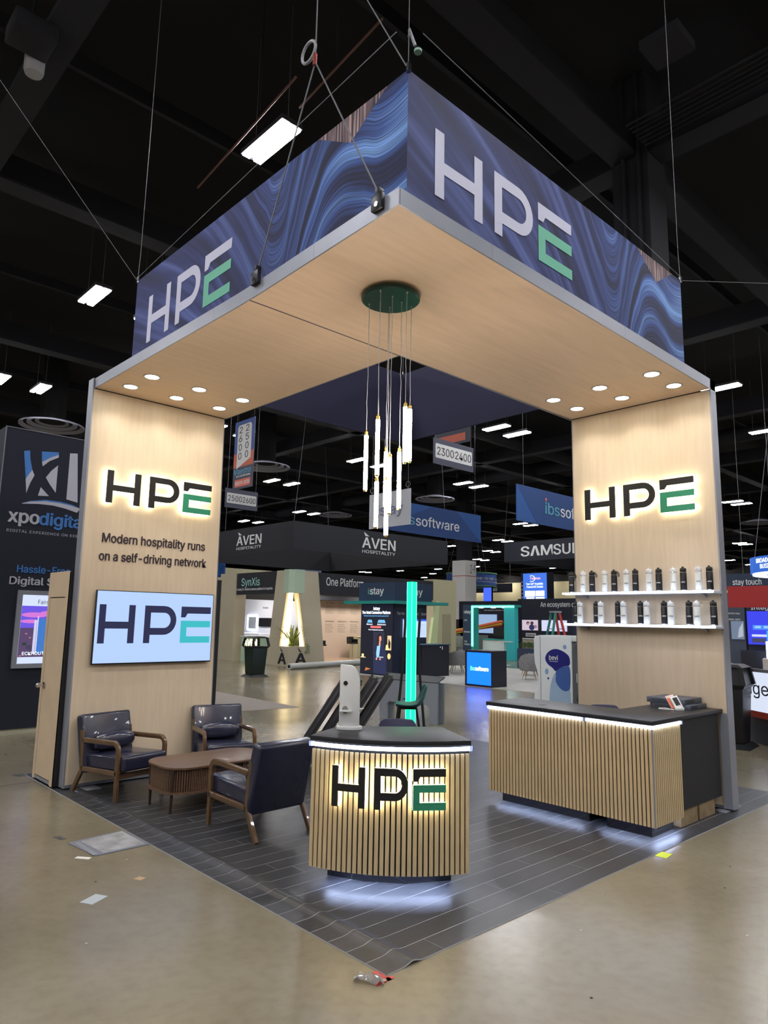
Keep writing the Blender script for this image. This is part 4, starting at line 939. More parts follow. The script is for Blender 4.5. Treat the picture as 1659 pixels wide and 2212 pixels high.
# litter bins
def litter_bin(x, y, a, lb, col='bin_panel', rgb=(22, 40, 34)):
    t = thing('litter_bin', lb, 'trash bin', (x, y, 0), a); DG = mat(col, rgb, .4); DK = mat('bin_plastic', (26, 28, 30), .4)
    def fr(w0, w1, z0, z1, m, nm, bev=0): B().hexa([(-w0, -w0, z0), (w0, -w0, z0), (w0, w0, z0), (-w0, w0, z0)], [(-w1, -w1, z1), (w1, -w1, z1), (w1, w1, z1), (-w1, w1, z1)]).make(nm, m, t, bevel=bev)
    fr(.33, .24, 0, .07, DK, 'base'); fr(.225, .27, .07, .9, DG, 'body', .02); fr(.28, .31, .9, .95, DK, 'rim'); fr(.29, .2, 1.21, 1.26, DK, 'lid', .01)
    if col == 'bin_black': fr(.285, .235, .95, 1.21, DK, 'hood')
    for sx in (-1, 1):
        for sy in (-1, 1): B().hexa([(sx*.30-.03, sy*.30-.03, .95), (sx*.30+.03, sy*.30-.03, .95), (sx*.30+.03, sy*.30+.03, .95), (sx*.30-.03, sy*.30+.03, .95)], [(sx*.25-.03, sy*.25-.03, 1.21), (sx*.25+.03, sy*.25-.03, 1.21), (sx*.25+.03, sy*.25+.03, 1.21), (sx*.25-.03, sy*.25+.03, 1.21)]).make('corner_post', DK, t)
litter_bin(9.85, 16.5, .0, 'dark green square litter bin on the aisle left of the AVEN planter'); litter_bin(8.95, 1.58, .12, 'black square litter bin behind the right tower', 'bin_black', (24, 24, 26))
# carpet roll
t = thing('carpet_roll', 'long white plastic-wrapped carpet roll lying in front of the AVEN booth', 'carpet roll')
B().cyl((12.55, 18.4, .115), (16.9, 19.35, .115), .11, n=20).make('roll', mat('white_film_wrap', (196, 200, 196), .3, var=.06, vs=3), t, smooth=False, ang=.6)
B().cyl((12.53, 18.396, .115), (12.55, 18.4, .115), .06, n=14).make('core_tube', BPLAS, t)
t = thing('grey_carpet', 'thin grey aisle carpet sheet on the concrete behind the left tower', 'carpet')
B().add([(2.2, 9.7, .004), (4.42, 9.5, .004), (6.29, 9.27, .004), (6.5, 13.5, .004), (2.2, 13.5, .004), (2.2, 9.7, .0), (4.42, 9.5, 0), (6.29, 9.27, 0), (6.5, 13.5, 0), (2.2, 13.5, 0)], [(0, 1, 2, 3, 4), (5, 6, 1, 0), (6, 7, 2, 1), (7, 8, 3, 2), (8, 9, 4, 3), (9, 5, 0, 4)]).make('sheet', mat('grey_carpet', (150, 140, 130), .95, var=.08, vs=30), t)

# ---- istay kiosk
ks = thing('display_kiosk', 'navy two-sided istay kiosk with a tall lit poster screen', 'kiosk')
KX, KY = 13.6, 14.0
B().box(KX+.04, 15.2, KY+.04, 15.72, 0, 2.44).make('core', mat('kiosk_navy', (24, 36, 60), .5), ks)
B().box(KX, 15.43, KY, 15.82, 2.47, 3.13).make('header', IST, ks); B().box(KX-.3, 15.97, KY-.3, 16.3, 2.4, 2.5).make('ledge', TEAL, ks)
fk1, fk2 = FX(KX), FY(KY)
def istay(par, fn, u, z, wd, h, m=LETW):
    sg = 1 if wd > 0 else -1
    text('stay', par, m, fn, u+sg*abs(wd)*.14, z, wd*.86, h, bold=.03)
    o = B().prism([(u, z), (u+sg*abs(wd)*.08, z), (u+sg*abs(wd)*.08, z+h*.72), (u, z+h*.72)], fn, .006, .01).make('teal_stroke', mat('teal_ink', (60, 160, 160), .5), par)
    B().prism(ell(u+sg*abs(wd)*.04, z+h*.9, abs(wd)*.045, h*.09, 10), fn, .006, .01).make('red_dot', mat('red_ink', (200, 90, 90), .5), par)
istay(ks, fk1, 15.34, 2.73, -.8, .22); istay(ks, fk2, 14.13, 2.72, .8, .22)
scr = B().prism([(15.7, .05), (14.1, .05), (14.1, 2.38), (15.7, 2.38)], FX(KX+.04), 0, .02).make('screen', glow('poster_night', (20, 22, 36), 1.2), ks)
fs_ = FX(KX+.02)
G = lambda n, c, s=1.3: glow('poster_'+n, c, s)
text('istay', scr, G('white', (240, 244, 255), 2.2), fs_, 15.06, 2.19, -.32, .11, bold=.03, d=.002, th=0); text('The Hotel Commerce Platform', scr, G('white', (240, 244, 255)), fs_, 15.64, 2.06, -1.42, .1, bold=.02, d=.002, th=0)
text('Maximise revenue across the customer journey with AI', scr, G('blue', (110, 190, 255), 1.5), fs_, 15.55, 1.97, -1.25, .05, d=.002, th=0)
for a, c in ((15.38, 15.1), (14.85, 14.45)): poly('ui_tile', scr, G('tile', (110, 180, 230), 1.3), fs_, [(a, 1.76), (c, 1.76), (c+.05, 1.86), (a-.05, 1.86)], .002, .001); 
text('Direct', scr, G('white', (240, 244, 255)), fs_, 15.4, 1.68, -.3, .05, d=.002, th=0); text('Distribution', scr, G('white', (240, 244, 255)), fs_, 14.85, 1.68, -.42, .05, d=.002, th=0)
poly('ui_pill', scr, G('pill', (240, 110, 110), 1.3), fs_, rrect(14.66, 15.2, 1.58, 1.65, .03), .002, .001); text('One integrated system', scr, G('white', (240, 244, 255)), fs_, 15.3, 1.5, -.75, .045, d=.002, th=0)
poly('door_glow', scr, G('door', (40, 44, 64)), fs_, [(15.05, .7), (14.5, .7), (14.5, 1.45), (15.05, 1.45)], .001, .0005)
poly('figure_jacket', scr, G('jacket', (36, 42, 74)), fs_, [(15.0, .06), (15.03, .55), (15.03, .8), (14.97, .95), (14.79, 1.02), (14.64, 1.04), (14.45, .92), (14.37, .65), (14.38, .06)], .003, .001)
poly('figure_hair', scr, G('hair', (40, 26, 24)), fs_, [(14.84, 1.02), (14.86, 1.2), (14.82, 1.36), (14.74, 1.41), (14.64, 1.38), (14.59, 1.28), (14.6, 1.2), (14.72, 1.2), (14.78, 1.05)], .003, .0012); poly('figure_face', scr, G('skin', (226, 150, 122)), fs_, ell(14.69, 1.23, .06, .095, 18), .005, .001)
poly('figure_neck', scr, G('skin', (226, 150, 122)), fs_, [(14.76, 1.0), (14.67, 1.0), (14.68, 1.15), (14.75, 1.15)], .0045, .0005)
poly('figure_shirt', scr, G('shirt', (150, 200, 236)), fs_, [(14.84, .98), (14.68, 1.0), (14.73, .65), (14.85, .56), (14.88, .73)], .005, .001)
for u in (14.86, 14.68): poly('figure_hand', scr, G('skin', (226, 150, 122)), fs_, ell(u, .55, .038, .04, 14), .006, .001)
poly('figure_tablet', scr, G('tablet', (190, 200, 210)), fs_, [(14.75, .6), (14.52, .6), (14.52, .63), (14.75, .63)], .007, .001)
poly('lamp', scr, G('lamp', (255, 214, 130), 2), fs_, [(14.42, .86), (14.28, .86), (14.3, 1.03), (14.4, 1.03)], .005, .001); poly('wall_picture', scr, G('picture', (220, 196, 150)), fs_, [(14.34, .86), (14.15, .86), (14.15, 1.34), (14.34, 1.34)], .002, .001)
poly('picture_leaf', scr, G('leaf', (40, 34, 30)), fs_, [(14.32, .95), (14.2, .9), (14.18, 1.1), (14.27, 1.25)], .003, .001)
poly('side_table', scr, G('table', (220, 190, 150)), fs_, [(15.68, .56), (15.42, .56), (15.42, .59), (15.68, .59)], .002, .001); poly('candles', scr, G('lamp', (255, 214, 130), 2), fs_, [(15.62, .59), (15.52, .59), (15.52, .69), (15.62, .69)], .002, .001)
poly('flowers', scr, G('flowers', (250, 200, 130), 1.5), fs_, ell(14.25, .66, .08, .1, 9), .004, .001); poly('floor_streak', scr, G('streak', (190, 110, 60)), fs_, [(15.45, .12), (15.15, .2), (15.4, .24)], .002, .001)
text('The Hotel Commerce Platform', ks, LETW, FY(KY+.04), 13.75, 2.04, 1.42, .1, d=.002, th=.002); istay(ks, FY(KY+.04), 14.3, 2.2, .35, .1)
o = B().prism([(14.02, 1.29), (15.14, 1.29), (15.14, 1.9), (14.02, 1.9)], FY(KY+.04), .02, .06).make('television', glow('kiosk_tv', (190, 208, 255), 1.2), ks); B().prism([(14.02, 1.84), (15.14, 1.84), (15.14, 1.9), (14.02, 1.9)], FY(KY-.02), 0, .002).make('toolbar', glow('toolbar_blue', (50, 90, 230), 1.2), o)
for k in range(7): poly('table_row', o, glow('row_grey', (150, 170, 220), 1), FY(KY-.02), [(14.7, 1.36+k*.06), (15.08, 1.36+k*.06), (15.08, 1.37+k*.06), (14.7, 1.37+k*.06)], 0, .002)
t = thing('storage_cabinet', 'plain navy cabinet with three small lights beside the istay kiosk', 'cabinet'); B().box(14.3, 15.65, KY-.62, KY-.05, 0, 1.05).make('body', DARKB, t); B().box(14.25, 15.7, KY-.67, KY-.02, 1.05, 1.08).make('top', mat('istay_edge', (60, 90, 110), .5), t)
for k, (u, z) in enumerate(((15.2, .98), (15.3, .98), (15.3, .92))): B().prism(ell(u, z, .015, .015, 8), FY(KY-.62), 0, .003).make('indicator', glow('indicator', (220, 240, 255), 2), t)
t = thing('white_bucket', 'small white tub standing behind the grey desk', 'bucket', (8.6, 8.55, 0)); B().lathe([(.0, .0), (.14, 0), (.18, .42), (.19, .43), (.17, .43), (.0, .1)], n=20).make('tub', WHITE, t, ang=.7); B().lathe([(.185, .4), (.195, .41), (.185, .43)], n=20).make('rim', WHITE, t)
for sx in (-.12, .0): pass
t = thing('display_easel', 'slim black easel frame behind the glowing green column', 'easel')
ea, eb = (5.65, 5.56), (5.82, 5.39)
for (x, y), q in ((ea, -.12), (eb, .12)):
    B().tube([(x+q*.7, y-q*.7, 0), (x+q*.2, y-q*.2, .9), (x, y, 1.5), (x+.02, y-.02, 2.05)], .022, 8).make('upright', BPLAS, t, smooth=True)
for z in (.55, 1.2): B().cyl((*ea, z), (*eb, z), .012, n=6).make('crossbar', BPLAS, t)

# ---- glowing green column, grey desk, leaning ramps
GG = glow('green_tube_glow', (0, 255, 137), 2.6)
t = thing('light_column', 'tall slim column glowing turquoise green behind the podium', 'light column', (5.03, 4.78, 0))
B().box(-.052, .052, -.052, .052, .06, 2.44).make('glowing_tube', GG, t)
B().box(-.09, .09, -.09, .09, 0, .06).make('base', BPLAS, t)
for sx in (-1, 1):
    for sy in (-1, 1): B().box(sx*.052-.004, sx*.052+.004, sy*.052-.004, sy*.052+.004, .06, 2.44).make('edge_glow', glow('green_edge_glow', (130, 255, 225), 1.8), t)
DG_ = mat('desk_grey', (146, 150, 162), .45, .1)
t = thing('standing_desk', 'grey slab desk with an arched cut-out behind the light column', 'desk')
fd = FX(6.62)
def deskp(d0, d1, m, nm):
    a, c = 7.17, 5.85; p = [(a, .0), (a, .72), (c, .72), (c, 0), (c+.17, 0), (c+.17, .27), (c+.22, .32), (a-.22, .32), (a-.17, .27), (a-.17, 0)]
    B().prism(p, lambda u, v, d: (6.62+(7.17-u)*.14-d, u, v), d0, d1).make(nm, m, t)
deskp(-.04, .0, DG_, 'front_panel'); deskp(-.2, -.17, DG_, 'rear_panel')
B().hexa([(6.63, 7.17, .72), (6.815, 5.85, .72), (7.02, 5.87, .8), (6.83, 7.18, .8)], [(6.63, 7.17, .735), (6.815, 5.85, .735), (7.04, 5.87, .83), (6.85, 7.18, .83)]).make('top', mat('desk_top', (48, 50, 54), .55), t)
t = thing('ramp_stack', 'stack of black ribbed ramp sections leaning behind the white podium kiosk', 'ramp')
RB = mat('ramp_black', (44, 45, 50), .5, var=.1, vs=6); ax_ = Vector((.42, -.36, .88)).normalized(); sd = Vector((.67, .74, 0)).normalized(); up_ = ax_.cross(sd)
for k in range(4):
    base = Vector((2.44, 4.33, .02))+Vector((.155, -.1, 0))*k+sd*(.06*k)
    M = Matrix(((sd.x, up_.x, ax_.x, base.x), (sd.y, up_.y, ax_.y, base.y), (sd.z, up_.z, ax_.z, base.z), (0, 0, 0, 1)))
    Lr = 1.22+.03*k
    o = B().box(-.26, .26, -.02, .02, .05, Lr, M).make('ramp_section', RB, t, bevel=.008)
    b = B()
    for s in (-.25, .21): b.box(s, s+.04, -.05, .05, .03, Lr+.01, M)
    b.make('side_rib', RB, o)
    for q in range(5): B().box(-.03, .03, -.05, -.015, .15+q*.23, .2+q*.23, M).make('lug', mat('lug_black', (16, 16, 18), .5), o)
    B().cyl(M @ Vector((-.2, 0, Lr)), M @ Vector((.2, 0, Lr)), .022, n=10).make('hinge_bar', RB, o)

# ---- drinks machine
dm = thing('water_dispenser', 'white and blue bevi water machine standing behind the counter', 'drinks machine')
prof = [(4.94, 0), (4.93, .57), (4.864, .584), (4.846, .664), (4.852, .924), (4.913, 1.095), (4.931, 1.27), (4.929, 1.553), (4.899, 1.6), (4.80, 1.618), (4.16, 1.618), (4.12, 1.59), (4.12, 0)]
B().prism(prof, lambda u, v, d: (8.5+d, u, v), 0, .62).make('cabinet', mat('machine_white', (226, 228, 232), .3), dm, bevel=.006)
B().box(8.52, 9.1, 3.93, 4.12, 0, 1.5).make('rear_housing', mat('machine_grey', (92, 94, 100), .5), dm); B().box(8.5, 9.12, 3.9, 4.14, 1.52, 1.62).make('top_shroud', mat('machine_white', (226, 228, 232), .3), dm, bevel=.01)
B().box(8.497, 8.5, 4.783, 4.79, 0, 1.612).make('panel_seam', BPLAS, dm)
fm = FX(8.5)
poly('decal_light', dm, mat('decal_ice', (158, 182, 212), .4), fm, chaikin([(4.464, .957), (4.45, .882), (4.467, .821), (4.448, .754), (4.37, .667), (4.282, .624), (4.203, .639), (4.153, .685), (4.149, .2), (4.60, .2), (4.599, .598), (4.559, .772), (4.516, .877)]), .0, .002)
poly('decal_navy', dm, mat('decal_indigo', (32, 30, 122), .4), fm, chaikin([(4.444, 1.381), (4.334, 1.357), (4.235, 1.31), (4.158, 1.246), (4.147, 1.087), (4.261, 1.076), (4.361, 1.04), (4.423, .994), (4.464, .962), (4.523, 1.031), (4.625, 1.085), (4.675, 1.152), (4.684, 1.212), (4.641, 1.292), (4.557, 1.356)]), .0, .002)
poly('decal_blue', dm, mat('decal_blue', (66, 96, 166), .4), fm, chaikin([(4.147, 1.083), (4.153, .685), (4.203, .639), (4.282, .624), (4.37, .667), (4.448, .754), (4.467, .821), (4.45, .882), (4.464, .957), (4.412, 1.003), (4.341, 1.05), (4.241, 1.075)]), .0005, .003)
for u, z, rx, ry, c in ((4.257, 1.416, .038, .042, 'decal_sky'), (4.651, .956, .038, .055, 'decal_sky')): poly('decal_dot', dm, mat('decal_sky', (136, 164, 206), .4), fm, ell(u, z, rx, ry, 18), 0, .002)
poly('decal_dot', dm, mat('decal_indigo', (32, 30, 122), .4), fm, ell(4.621, .834, .02, .02, 14), 0, .002)
text('bevi', dm, LETW, fm, 4.592, 1.175, -.185, .085, bold=.02, d=.003, th=.002); text('Hydration Reimagined', dm, LETW, fm, 4.59, 1.14, -.18, .02, d=.003, th=.001)
B().tube([(8.5, 4.02, 1.46), (8.495, 4.0, 1.2), (8.495, 3.97, .8), (8.495, 4.02, .5), (8.5, 3.95, .2)], .01, 6).make('power_cable', BPLAS, dm, smooth=True)
B().box(8.49, 8.52, 3.95, 4.02, .8, .96).make('socket_box', WHITE, dm)

# ---- ibs booth: glowing box, pillars, tub chairs
t = thing('lit_plinth', 'navy cube desk with a glowing blue front lettered ibssoftware', 'display plinth')
B().box(13.3, 14.0, 9.7, 10.68, 0, 1.03).make('body', DARKB, t); o = B().prism([(10.6, .07), (9.72, .07), (9.72, .97), (10.6, .97)], FX(13.3), 0, .01).make('lit_panel', glow('ibs_blue_glow', (8, 96, 255), 2.4), t)
text('ibs', o, glow('ibs_mint_text', (110, 240, 220), 2), FX(13.29), 10.46, .46, -.16, .12, bold=.03); text('software', o, glow('ibs_white_text', (235, 245, 255), 2.4), FX(13.29), 10.28, .46, -.48, .12, bold=.03)
B().box(13.28, 21, 5, 17, .0, .012).make('pale_booth_carpet', mat('pale_carpet', (178, 176, 170), .95), None); tag(D.objects['pale_booth_carpet'], 'pale grey carpet under the tub chairs and the glowing blue cube', 'carpet')
GV = mat('grey_velvet', (128, 126, 126), .85, var=.1, vs=6)
def tubchair():
    t = thing('tub_chair')
    B().lathe([(.0, .3), (.3, .3), (.33, .36), (.32, .44), (.0, .46)], n=20).make('seat', GV, t, smooth=True)
    rs = []
    for k in range(15):
        a = math.radians(-125+250*k/14)-math.pi/2; hh = .5+.28*max(0, math.cos(math.radians(-125+250*k/14)))**.5 if abs(-125+250*k/14) < 90 else .5
        c, s = math.cos(a), math.sin(a); rs.append([(.3*c, .3*s, .28), (.36*c, .36*s, .3), (.4*c, .4*s, hh-.03), (.385*c, .385*s, hh), (.34*c, .34*s, hh), (.32*c, .32*s, hh-.04)])
    B().ring(rs).make('wrap_back', GV, t, smooth=True)
    for a in (.8, 2.35, 3.93, 5.5): B().cyl((.2*math.cos(a), .2*math.sin(a), .3), (.32*math.cos(a), .32*math.sin(a), .01), .018, .01, 8).make('leg', mat('brass_leg', (150, 126, 90), .4, .5), t)
    return t
tc = tubchair()
for i, (x, y, a, lb) in enumerate(((16.9, 14.1, 1.9, 'grey velvet tub chair left of the glowing blue cube, nearer one'), (17.9, 14.9, 2.3, 'grey velvet tub chair just behind the leftmost tub chair'), (17.0, 12.9, 1.3, 'grey velvet tub chair half hidden by the left side of the glowing cube'), (16.9, 10.9, 1.8, 'grey velvet tub chair right of the glowing blue cube, nearest the aisle'), (18.4, 12.0, 2.0, 'grey velvet tub chair behind the one right of the cube'), (17.4, 9.7, 1.4, 'grey velvet tub chair partly hidden by the white water machine'))):
    o = tc if i == 0 else copy_tree(tc); o.location = (x, y, .012); o.rotation_euler = (0, 0, -.75+(a-1.8)*.5); tag(o, lb, 'armchair', 'grey tub chairs')
TG = glow('teal_edge_light', (110, 255, 215), 3)
t = thing('portal_frame', 'teal-lit square portal with istay lettering on its navy left leg', 'portal')
PX_ = 26
B().box(PX_, PX_+.25, 20.95, 21.55, 0, 2.75).make('navy_leg', IST, t); B().box(PX_-.02, PX_+.4, 20.8, 20.95, 0, 2.7).make('teal_leg', TEAL, t); B().box(PX_, PX_+.3, 18.2, 18.85, .0, 2.62).make('teal_panel', mat('aqua_panel', (56, 190, 196), .5), t); B().box(PX_-.02, PX_+.5, 18.15, 20.95, 2.62, 2.74).make('top_beam', TEAL, t)
B().box(PX_-.06, PX_-.02, 20.82, 20.93, .6, 2.7).box(PX_-.06, PX_-.02, 18.2, 20.93, 2.6, 2.7).make('edge_light', TG, t)
for y in (20.4, 19.6, 18.9): B().cyl((PX_+.1, y, 2.58), (PX_+.1, y, 2.62), .12, n=12).make('downlight', glow('portal_spot', (220, 255, 245), 6), t)
istay(t, FX(PX_), 21.5, 2.3, -.5, .16)
for s_, z in (('CRS', 1.9), ('Distribution', 1.3), ('Travel', .8), ('Intelligence', .66)): text(s_, t, LETW, FX(PX_), 21.46, z, -.42 if len(s_) > 6 else -.2, .09)
t = thing('back_wall_booth', 'dark navy booth wall behind the teal portal with header lettering and a television', 'exhibition booth')
B().box(29, 29.2, 20.05, 24.4, 0, 3.05).make('wall', DARKB, t); text('istay integrated platform', t, LETW, FX(29), 22.6, 2.72, -2.2, .14)
B().prism([(23.0, 1.25), (21.6, 1.25), (21.6, 2.3), (23.0, 2.3)], FX(29), .01, .06).make('television', glow('tv_runway', (150, 176, 214), 1), t); text('one solution, dozens of systems', t, LETW, FX(29), 22.5, 2.5, -1.9, .08)
B().prism([(23.8, -.0), (24.9, -.0), (24.9, 2.0), (23.8, 2.0)], FX(29), -.1, 0).make('side_wall', mat('aubergine', (40, 32, 46), .7), t)
t = thing('reception_desk', 'white and teal reception desk inside the lit portal', 'desk'); B().box(26.6, 27.2, 18.9, 20.7, .0, .95).make('body', mat('pale_front', (206, 214, 210), .5), t); B().box(26.55, 27.3, 18.88, 20.75, .95, 1.0).make('top', TEAL, t)
t = thing('desktop_monitor', 'black desktop monitor on the desk inside the portal', 'monitor'); B().box(26.8, 26.85, 19.4, 20.15, 1.15, 1.62).make('screen', BPLAS, t); B().box(26.83, 26.87, 19.73, 19.82, 1.0, 1.2).make('stand', BPLAS, t); B().box(26.7, 27.0, 19.55, 20.0, 1.0, 1.02).make('foot', BPLAS, t)
t = thing('planter_box', 'navy planter box lettered istay with low green foliage', 'planter'); B().box(22, 22.5, 13.1, 15.15, 0, .78).make('box', IST, t); istay(t, FX(22), 14.75, .4, -.5, .2)
b = B()
for k in range(900): x, y, z = rp.uniform(22.02, 22.48), rp.uniform(13.15, 15.1), .8+rp.uniform(0, .22); b.add([(x, y, z-.03), (x+.05, y+.06, z), (x-.02, y+.08, z+.05), (x-.04, y+.02, z+.03)], [(0, 1, 2, 3)])
tag(b.make('foliage', mat('box_leaf', (92, 130, 62), .6), t), kind='stuff')
t = thing('high_table', 'round white high table beside the portal', 'table', (22.6, 16.2, 0)); B().lathe([(.0, 1.0), (.35, 1.0), (.36, 1.03), (.0, 1.03)], n=20).make('top', WHITE, t); B().cyl((0, 0, .03), (0, 0, 1), .03, n=8).make('stem', WHITE, t); B().lathe([(.0, 0), (.25, 0), (.0, .03)], n=16).make('base', WHITE, t)
# rolled banners / poles stacked on a cart
t = thing('pole_cart', 'cart loaded with red and yellow strapped tubes left of the portal', 'cart')
for k in range(6):
    y = 18.4+k*.1; c = [(196, 62, 44), (208, 190, 60), (206, 92, 40)][k % 3]
    B().cyl((27.35, 24.6-k*.14, 1.12+.07*(k % 2)), (28.4, 20.95-k*.04, 1.72+.09*(k % 3)), .085, n=10).make('tube', mat('tube_%d' % c[0], c, .5), t, ang=.6)
B().box(27.4, 28.5, 21.6, 24.0, .3, .38).make('deck', mat('cart_grey', (140, 144, 138), .5), t); B().box(27.5, 28.4, 22.0, 23.9, .38, 1.05).make('wrapped_bundle', mat('wrap_grey', (130, 136, 124), .7, var=.25, vs=3), t, bevel=.1)
for x in (21.8, 23.8): B().cyl((27.4, x, .15), (27.46, x, .15), .15, n=12).make('wheel', BPLAS, t); B().box(27.5, 28.4, x-.04, x+.04, .38, 1.15).make('upright', mat('cart_grey', (140, 144, 138), .5), t)

# ---- ecosystem wall, ladder, lit tower sign
EX = 34
t = thing('ecosystem_wall', 'long near-black wall lettered An ecosystem of integrations with lit screens', 'exhibition booth')
B().box(EX, EX+.3, 14, 23.8, 0, 3.36).make('wall', DARKB, t); text('An ecosystem of integrations', t, LETW, FX(EX), 22.1, 2.86, -4.3, .3, bold=.01)
o = B().prism([(23.45, 1.42), (22.3, 1.42), (22.3, 2.05), (23.45, 2.05)], FX(EX), .01, .07).make('television', glow('tv_people', (206, 190, 206), 1), t)
for u, z, r, c in ((23.0, 1.85, .12, (60, 40, 50)), (22.98, 1.8, .09, (220, 170, 160)), (22.7, 1.86, .12, (60, 50, 60)), (22.72, 1.6, .2, (40, 44, 90)), (22.45, 1.65, .12, (160, 130, 140))): poly('picture_shape', o, glow('tvs_%d' % (c[0]+c[2]), c, .9), FX(EX-.07), ell(u, z, r, r*.9, 14), 0, .003)
B().prism([(22.0, 1.4), (20.25, 1.4), (20.25, 2.05), (22.0, 2.05)], FX(EX), .01, .07).make('television', glow('tv_plain', (214, 216, 246), 1), t)
B().prism([(23.2, 1.03), (22.45, 1.03), (22.45, 1.25), (23.2, 1.25)], FX(EX), .01, .04).make('name_plate', mat('plate_grey', (190, 190, 188), .5), t); text('CleverTap', t, AVD, FX(EX-.04), 23.13, 1.1, -.6, .08)
B().box(EX-.02, EX, 14, 19.9, 0, 2.82).make('drape', mat('navy_drape', (28, 32, 56), .8), t)
t = thing('long_counter', 'long cream counter running below the dark ecosystem wall', 'counter'); B().box(32.6, 33.4, 15, 24.6, 0, .9).make('body', mat('cream_counter', (196, 192, 176), .6), t); B().box(32.55, 33.45, 14.95, 24.65, .9, .94).make('top', WHITE, t)
for u in (18, 20, 22): B().prism([(u, .1), (u+1.5, .1), (u+1.5, .8), (u, .8)], FX(32.6), 0, .01).make('door', mat('cream_door', (186, 182, 166), .6), t)
t = thing('step_ladder', 'green and red fibreglass step ladder standing above the water machine', 'ladder', (20, 11.93, 0))
for c, x, nm in (((40, 130, 116), 0, 'green_rail'), ((190, 60, 50), .0, 'red_rail')):
    s = 0 if nm == 'green_rail' else -.25
    for k in (0, 1):
        B().sweep([(k*.45*(1 if 1 else 0)-.3, .47+s-k*.0-.0, 0), (k*.25-.12, .17+s*.9, 2.25)] if 0 else [((-.55 if nm == 'green_rail' else .55), (.33 if k == 0 else -.33)+0, 0), ((-.08 if nm == 'green_rail' else .08), (.15 if k == 0 else -.15), 2.25)], RECT(.04, .03), up=(1, 0, 0)).make(nm, mat(nm, c, .5), t)
for k in range(1, 7):
    z = k*.33; q = z/2.25; B().box(-.55+.47*q-.05, -.55+.47*q+.05, -.33+.18*q, .33-.18*q, z-.015, z+.015).make('step', ALU, t)
    if k < 6: B().box(.55-.47*q-.02, .55-.47*q+.02, -.33+.18*q, .33-.18*q, z-.015, z+.015).make('brace', ALU, t)
B().box(-.15, .15, -.2, .2, 2.25, 2.31).make('top_cap', ALU, t); t.rotation_euler = (0, 0, math.radians(-28))
t = thing('lit_tower_sign', 'tall blue lit box sign above the dark wall, with white logo and panels', 'lit sign')
B().box(37, 37.8, 23.6, 25.7, 0, 5.25).make('tower', DARKB, t); o = B().prism([(25.5, 3.3), (23.62, 3.3), (23.62, 5.2), (25.5, 5.2)], FX(37), 0, .02).make('lit_face', glow('sign_blue', (66, 116, 226), 1.1), t)
ff = FX(36.98); WG = glow('sign_white', (240, 248, 255), 1.6)
text('Fairmas', o, glow('sign_coral', (255, 190, 180), 1.4), ff, 24.9, 4.78, -.8, .16, bold=.03); B().tube([(36.97, 24.8+.26*math.cos(a), 4.84+.2*math.sin(a)) for a in [1+k*.35 for k in range(13)]], .02, 5).make('logo_arc', WG, o)
text('Your 360° Hospitality', o, WG, ff, 25.25, 4.42, -1.35, .14, bold=.02); text('Financial BI Solution', o, WG, ff, 25.2, 4.22, -1.3, .14, bold=.02)
for a, c, z0, z1 in ((25.35, 24.55, 3.62, 4.02), (24.5, 23.8, 3.66, 4.02), (25.25, 24.6, 3.32, 3.58), (24.5, 23.8, 3.32, 3.6)): poly('info_card', o, WG, ff, [(a, z0), (c, z0), (c, z1), (a, z1)])
for k in range(9): B().prism(ell(25.6, 2.6+k*.24, .0, .0, 3) if 0 else [(25.63, 2.5+k*.26), (25.57, 2.5+k*.26), (25.57, 2.6+k*.26), (25.63, 2.6+k*.26)], FX(37), 0, .01).make('small_icon', LETW, t)

# ---- distant round hanging sign, black sign, blue lit banner
t = thing('round_ring_sign', 'round blue hanging sign with green rims lettered END-TO-END TECH', 'hanging sign', (43.35, 35.35, 0))
cyl = lambda r0, r1, z0, z1: B().ring([[(r*math.cos(k*math.pi/24), r*math.sin(k*math.pi/24), z) for k in range(48)] for r, z in ((r0, z0), (r1, z0), (r1, z1), (r0, z1), (r0, z0))], caps=False)
cyl(2.05, 2.12, 4.85, 5.85).make('band', mat('end_blue', (56, 90, 160), .6), t, ang=.5)
for z in (4.78, 5.85): cyl(2.05, 2.16, z, z+.1).make('green_rim', mat('rim_green', (96, 150, 110), .6), t, ang=.5)
fe = lambda u, v, d=0: ((2.12+d)*math.cos(math.radians(219)+u/2.12), (2.12+d)*math.sin(math.radians(219)+u/2.12), v)
text('END-TO-END TECHNOLOGY', t, LETW, fe, .45, 5.32, 3.6, .2, bold=.02); text('CUSTOMER EXPERIENCE SOLUTIONS', t, LETW, fe, .5, 5.12, 2.6, .1)
for a in (0, 2.1, 4.2): B().tube([(2.05*math.cos(a), 2.05*math.sin(a), 5.9), (.5*math.cos(a), .5*math.sin(a), 12.36)], .012, 5).make('cable', CABLE, t)
t = thing('hanging_fascia', 'distant black hanging fascia lettered CISCO', 'hanging sign'); B().box(55.5, 55.7, 40.2, 46.5, 4.95, 5.85).make('panel', mat('fascia_black', (18, 20, 34), .7), t); text('CISCO', t, LETW, FX(55.5), 42.9, 5.1, -.9, .25, bold=.02)
for k in range(5): B().prism([(42.85-k*.2, 5.42), (42.79-k*.2, 5.42), (42.79-k*.2, 5.55+.08*(k % 2)), (42.85-k*.2, 5.55+.08*(k % 2))], FX(55.5), 0, .01).make('logo_bar', LETW, t)
for y in (40.4, 46.3): B().tube([(55.6, y, 5.85), (55.6, y, 12.36)], .012, 5).make('cable', CABLE, t)
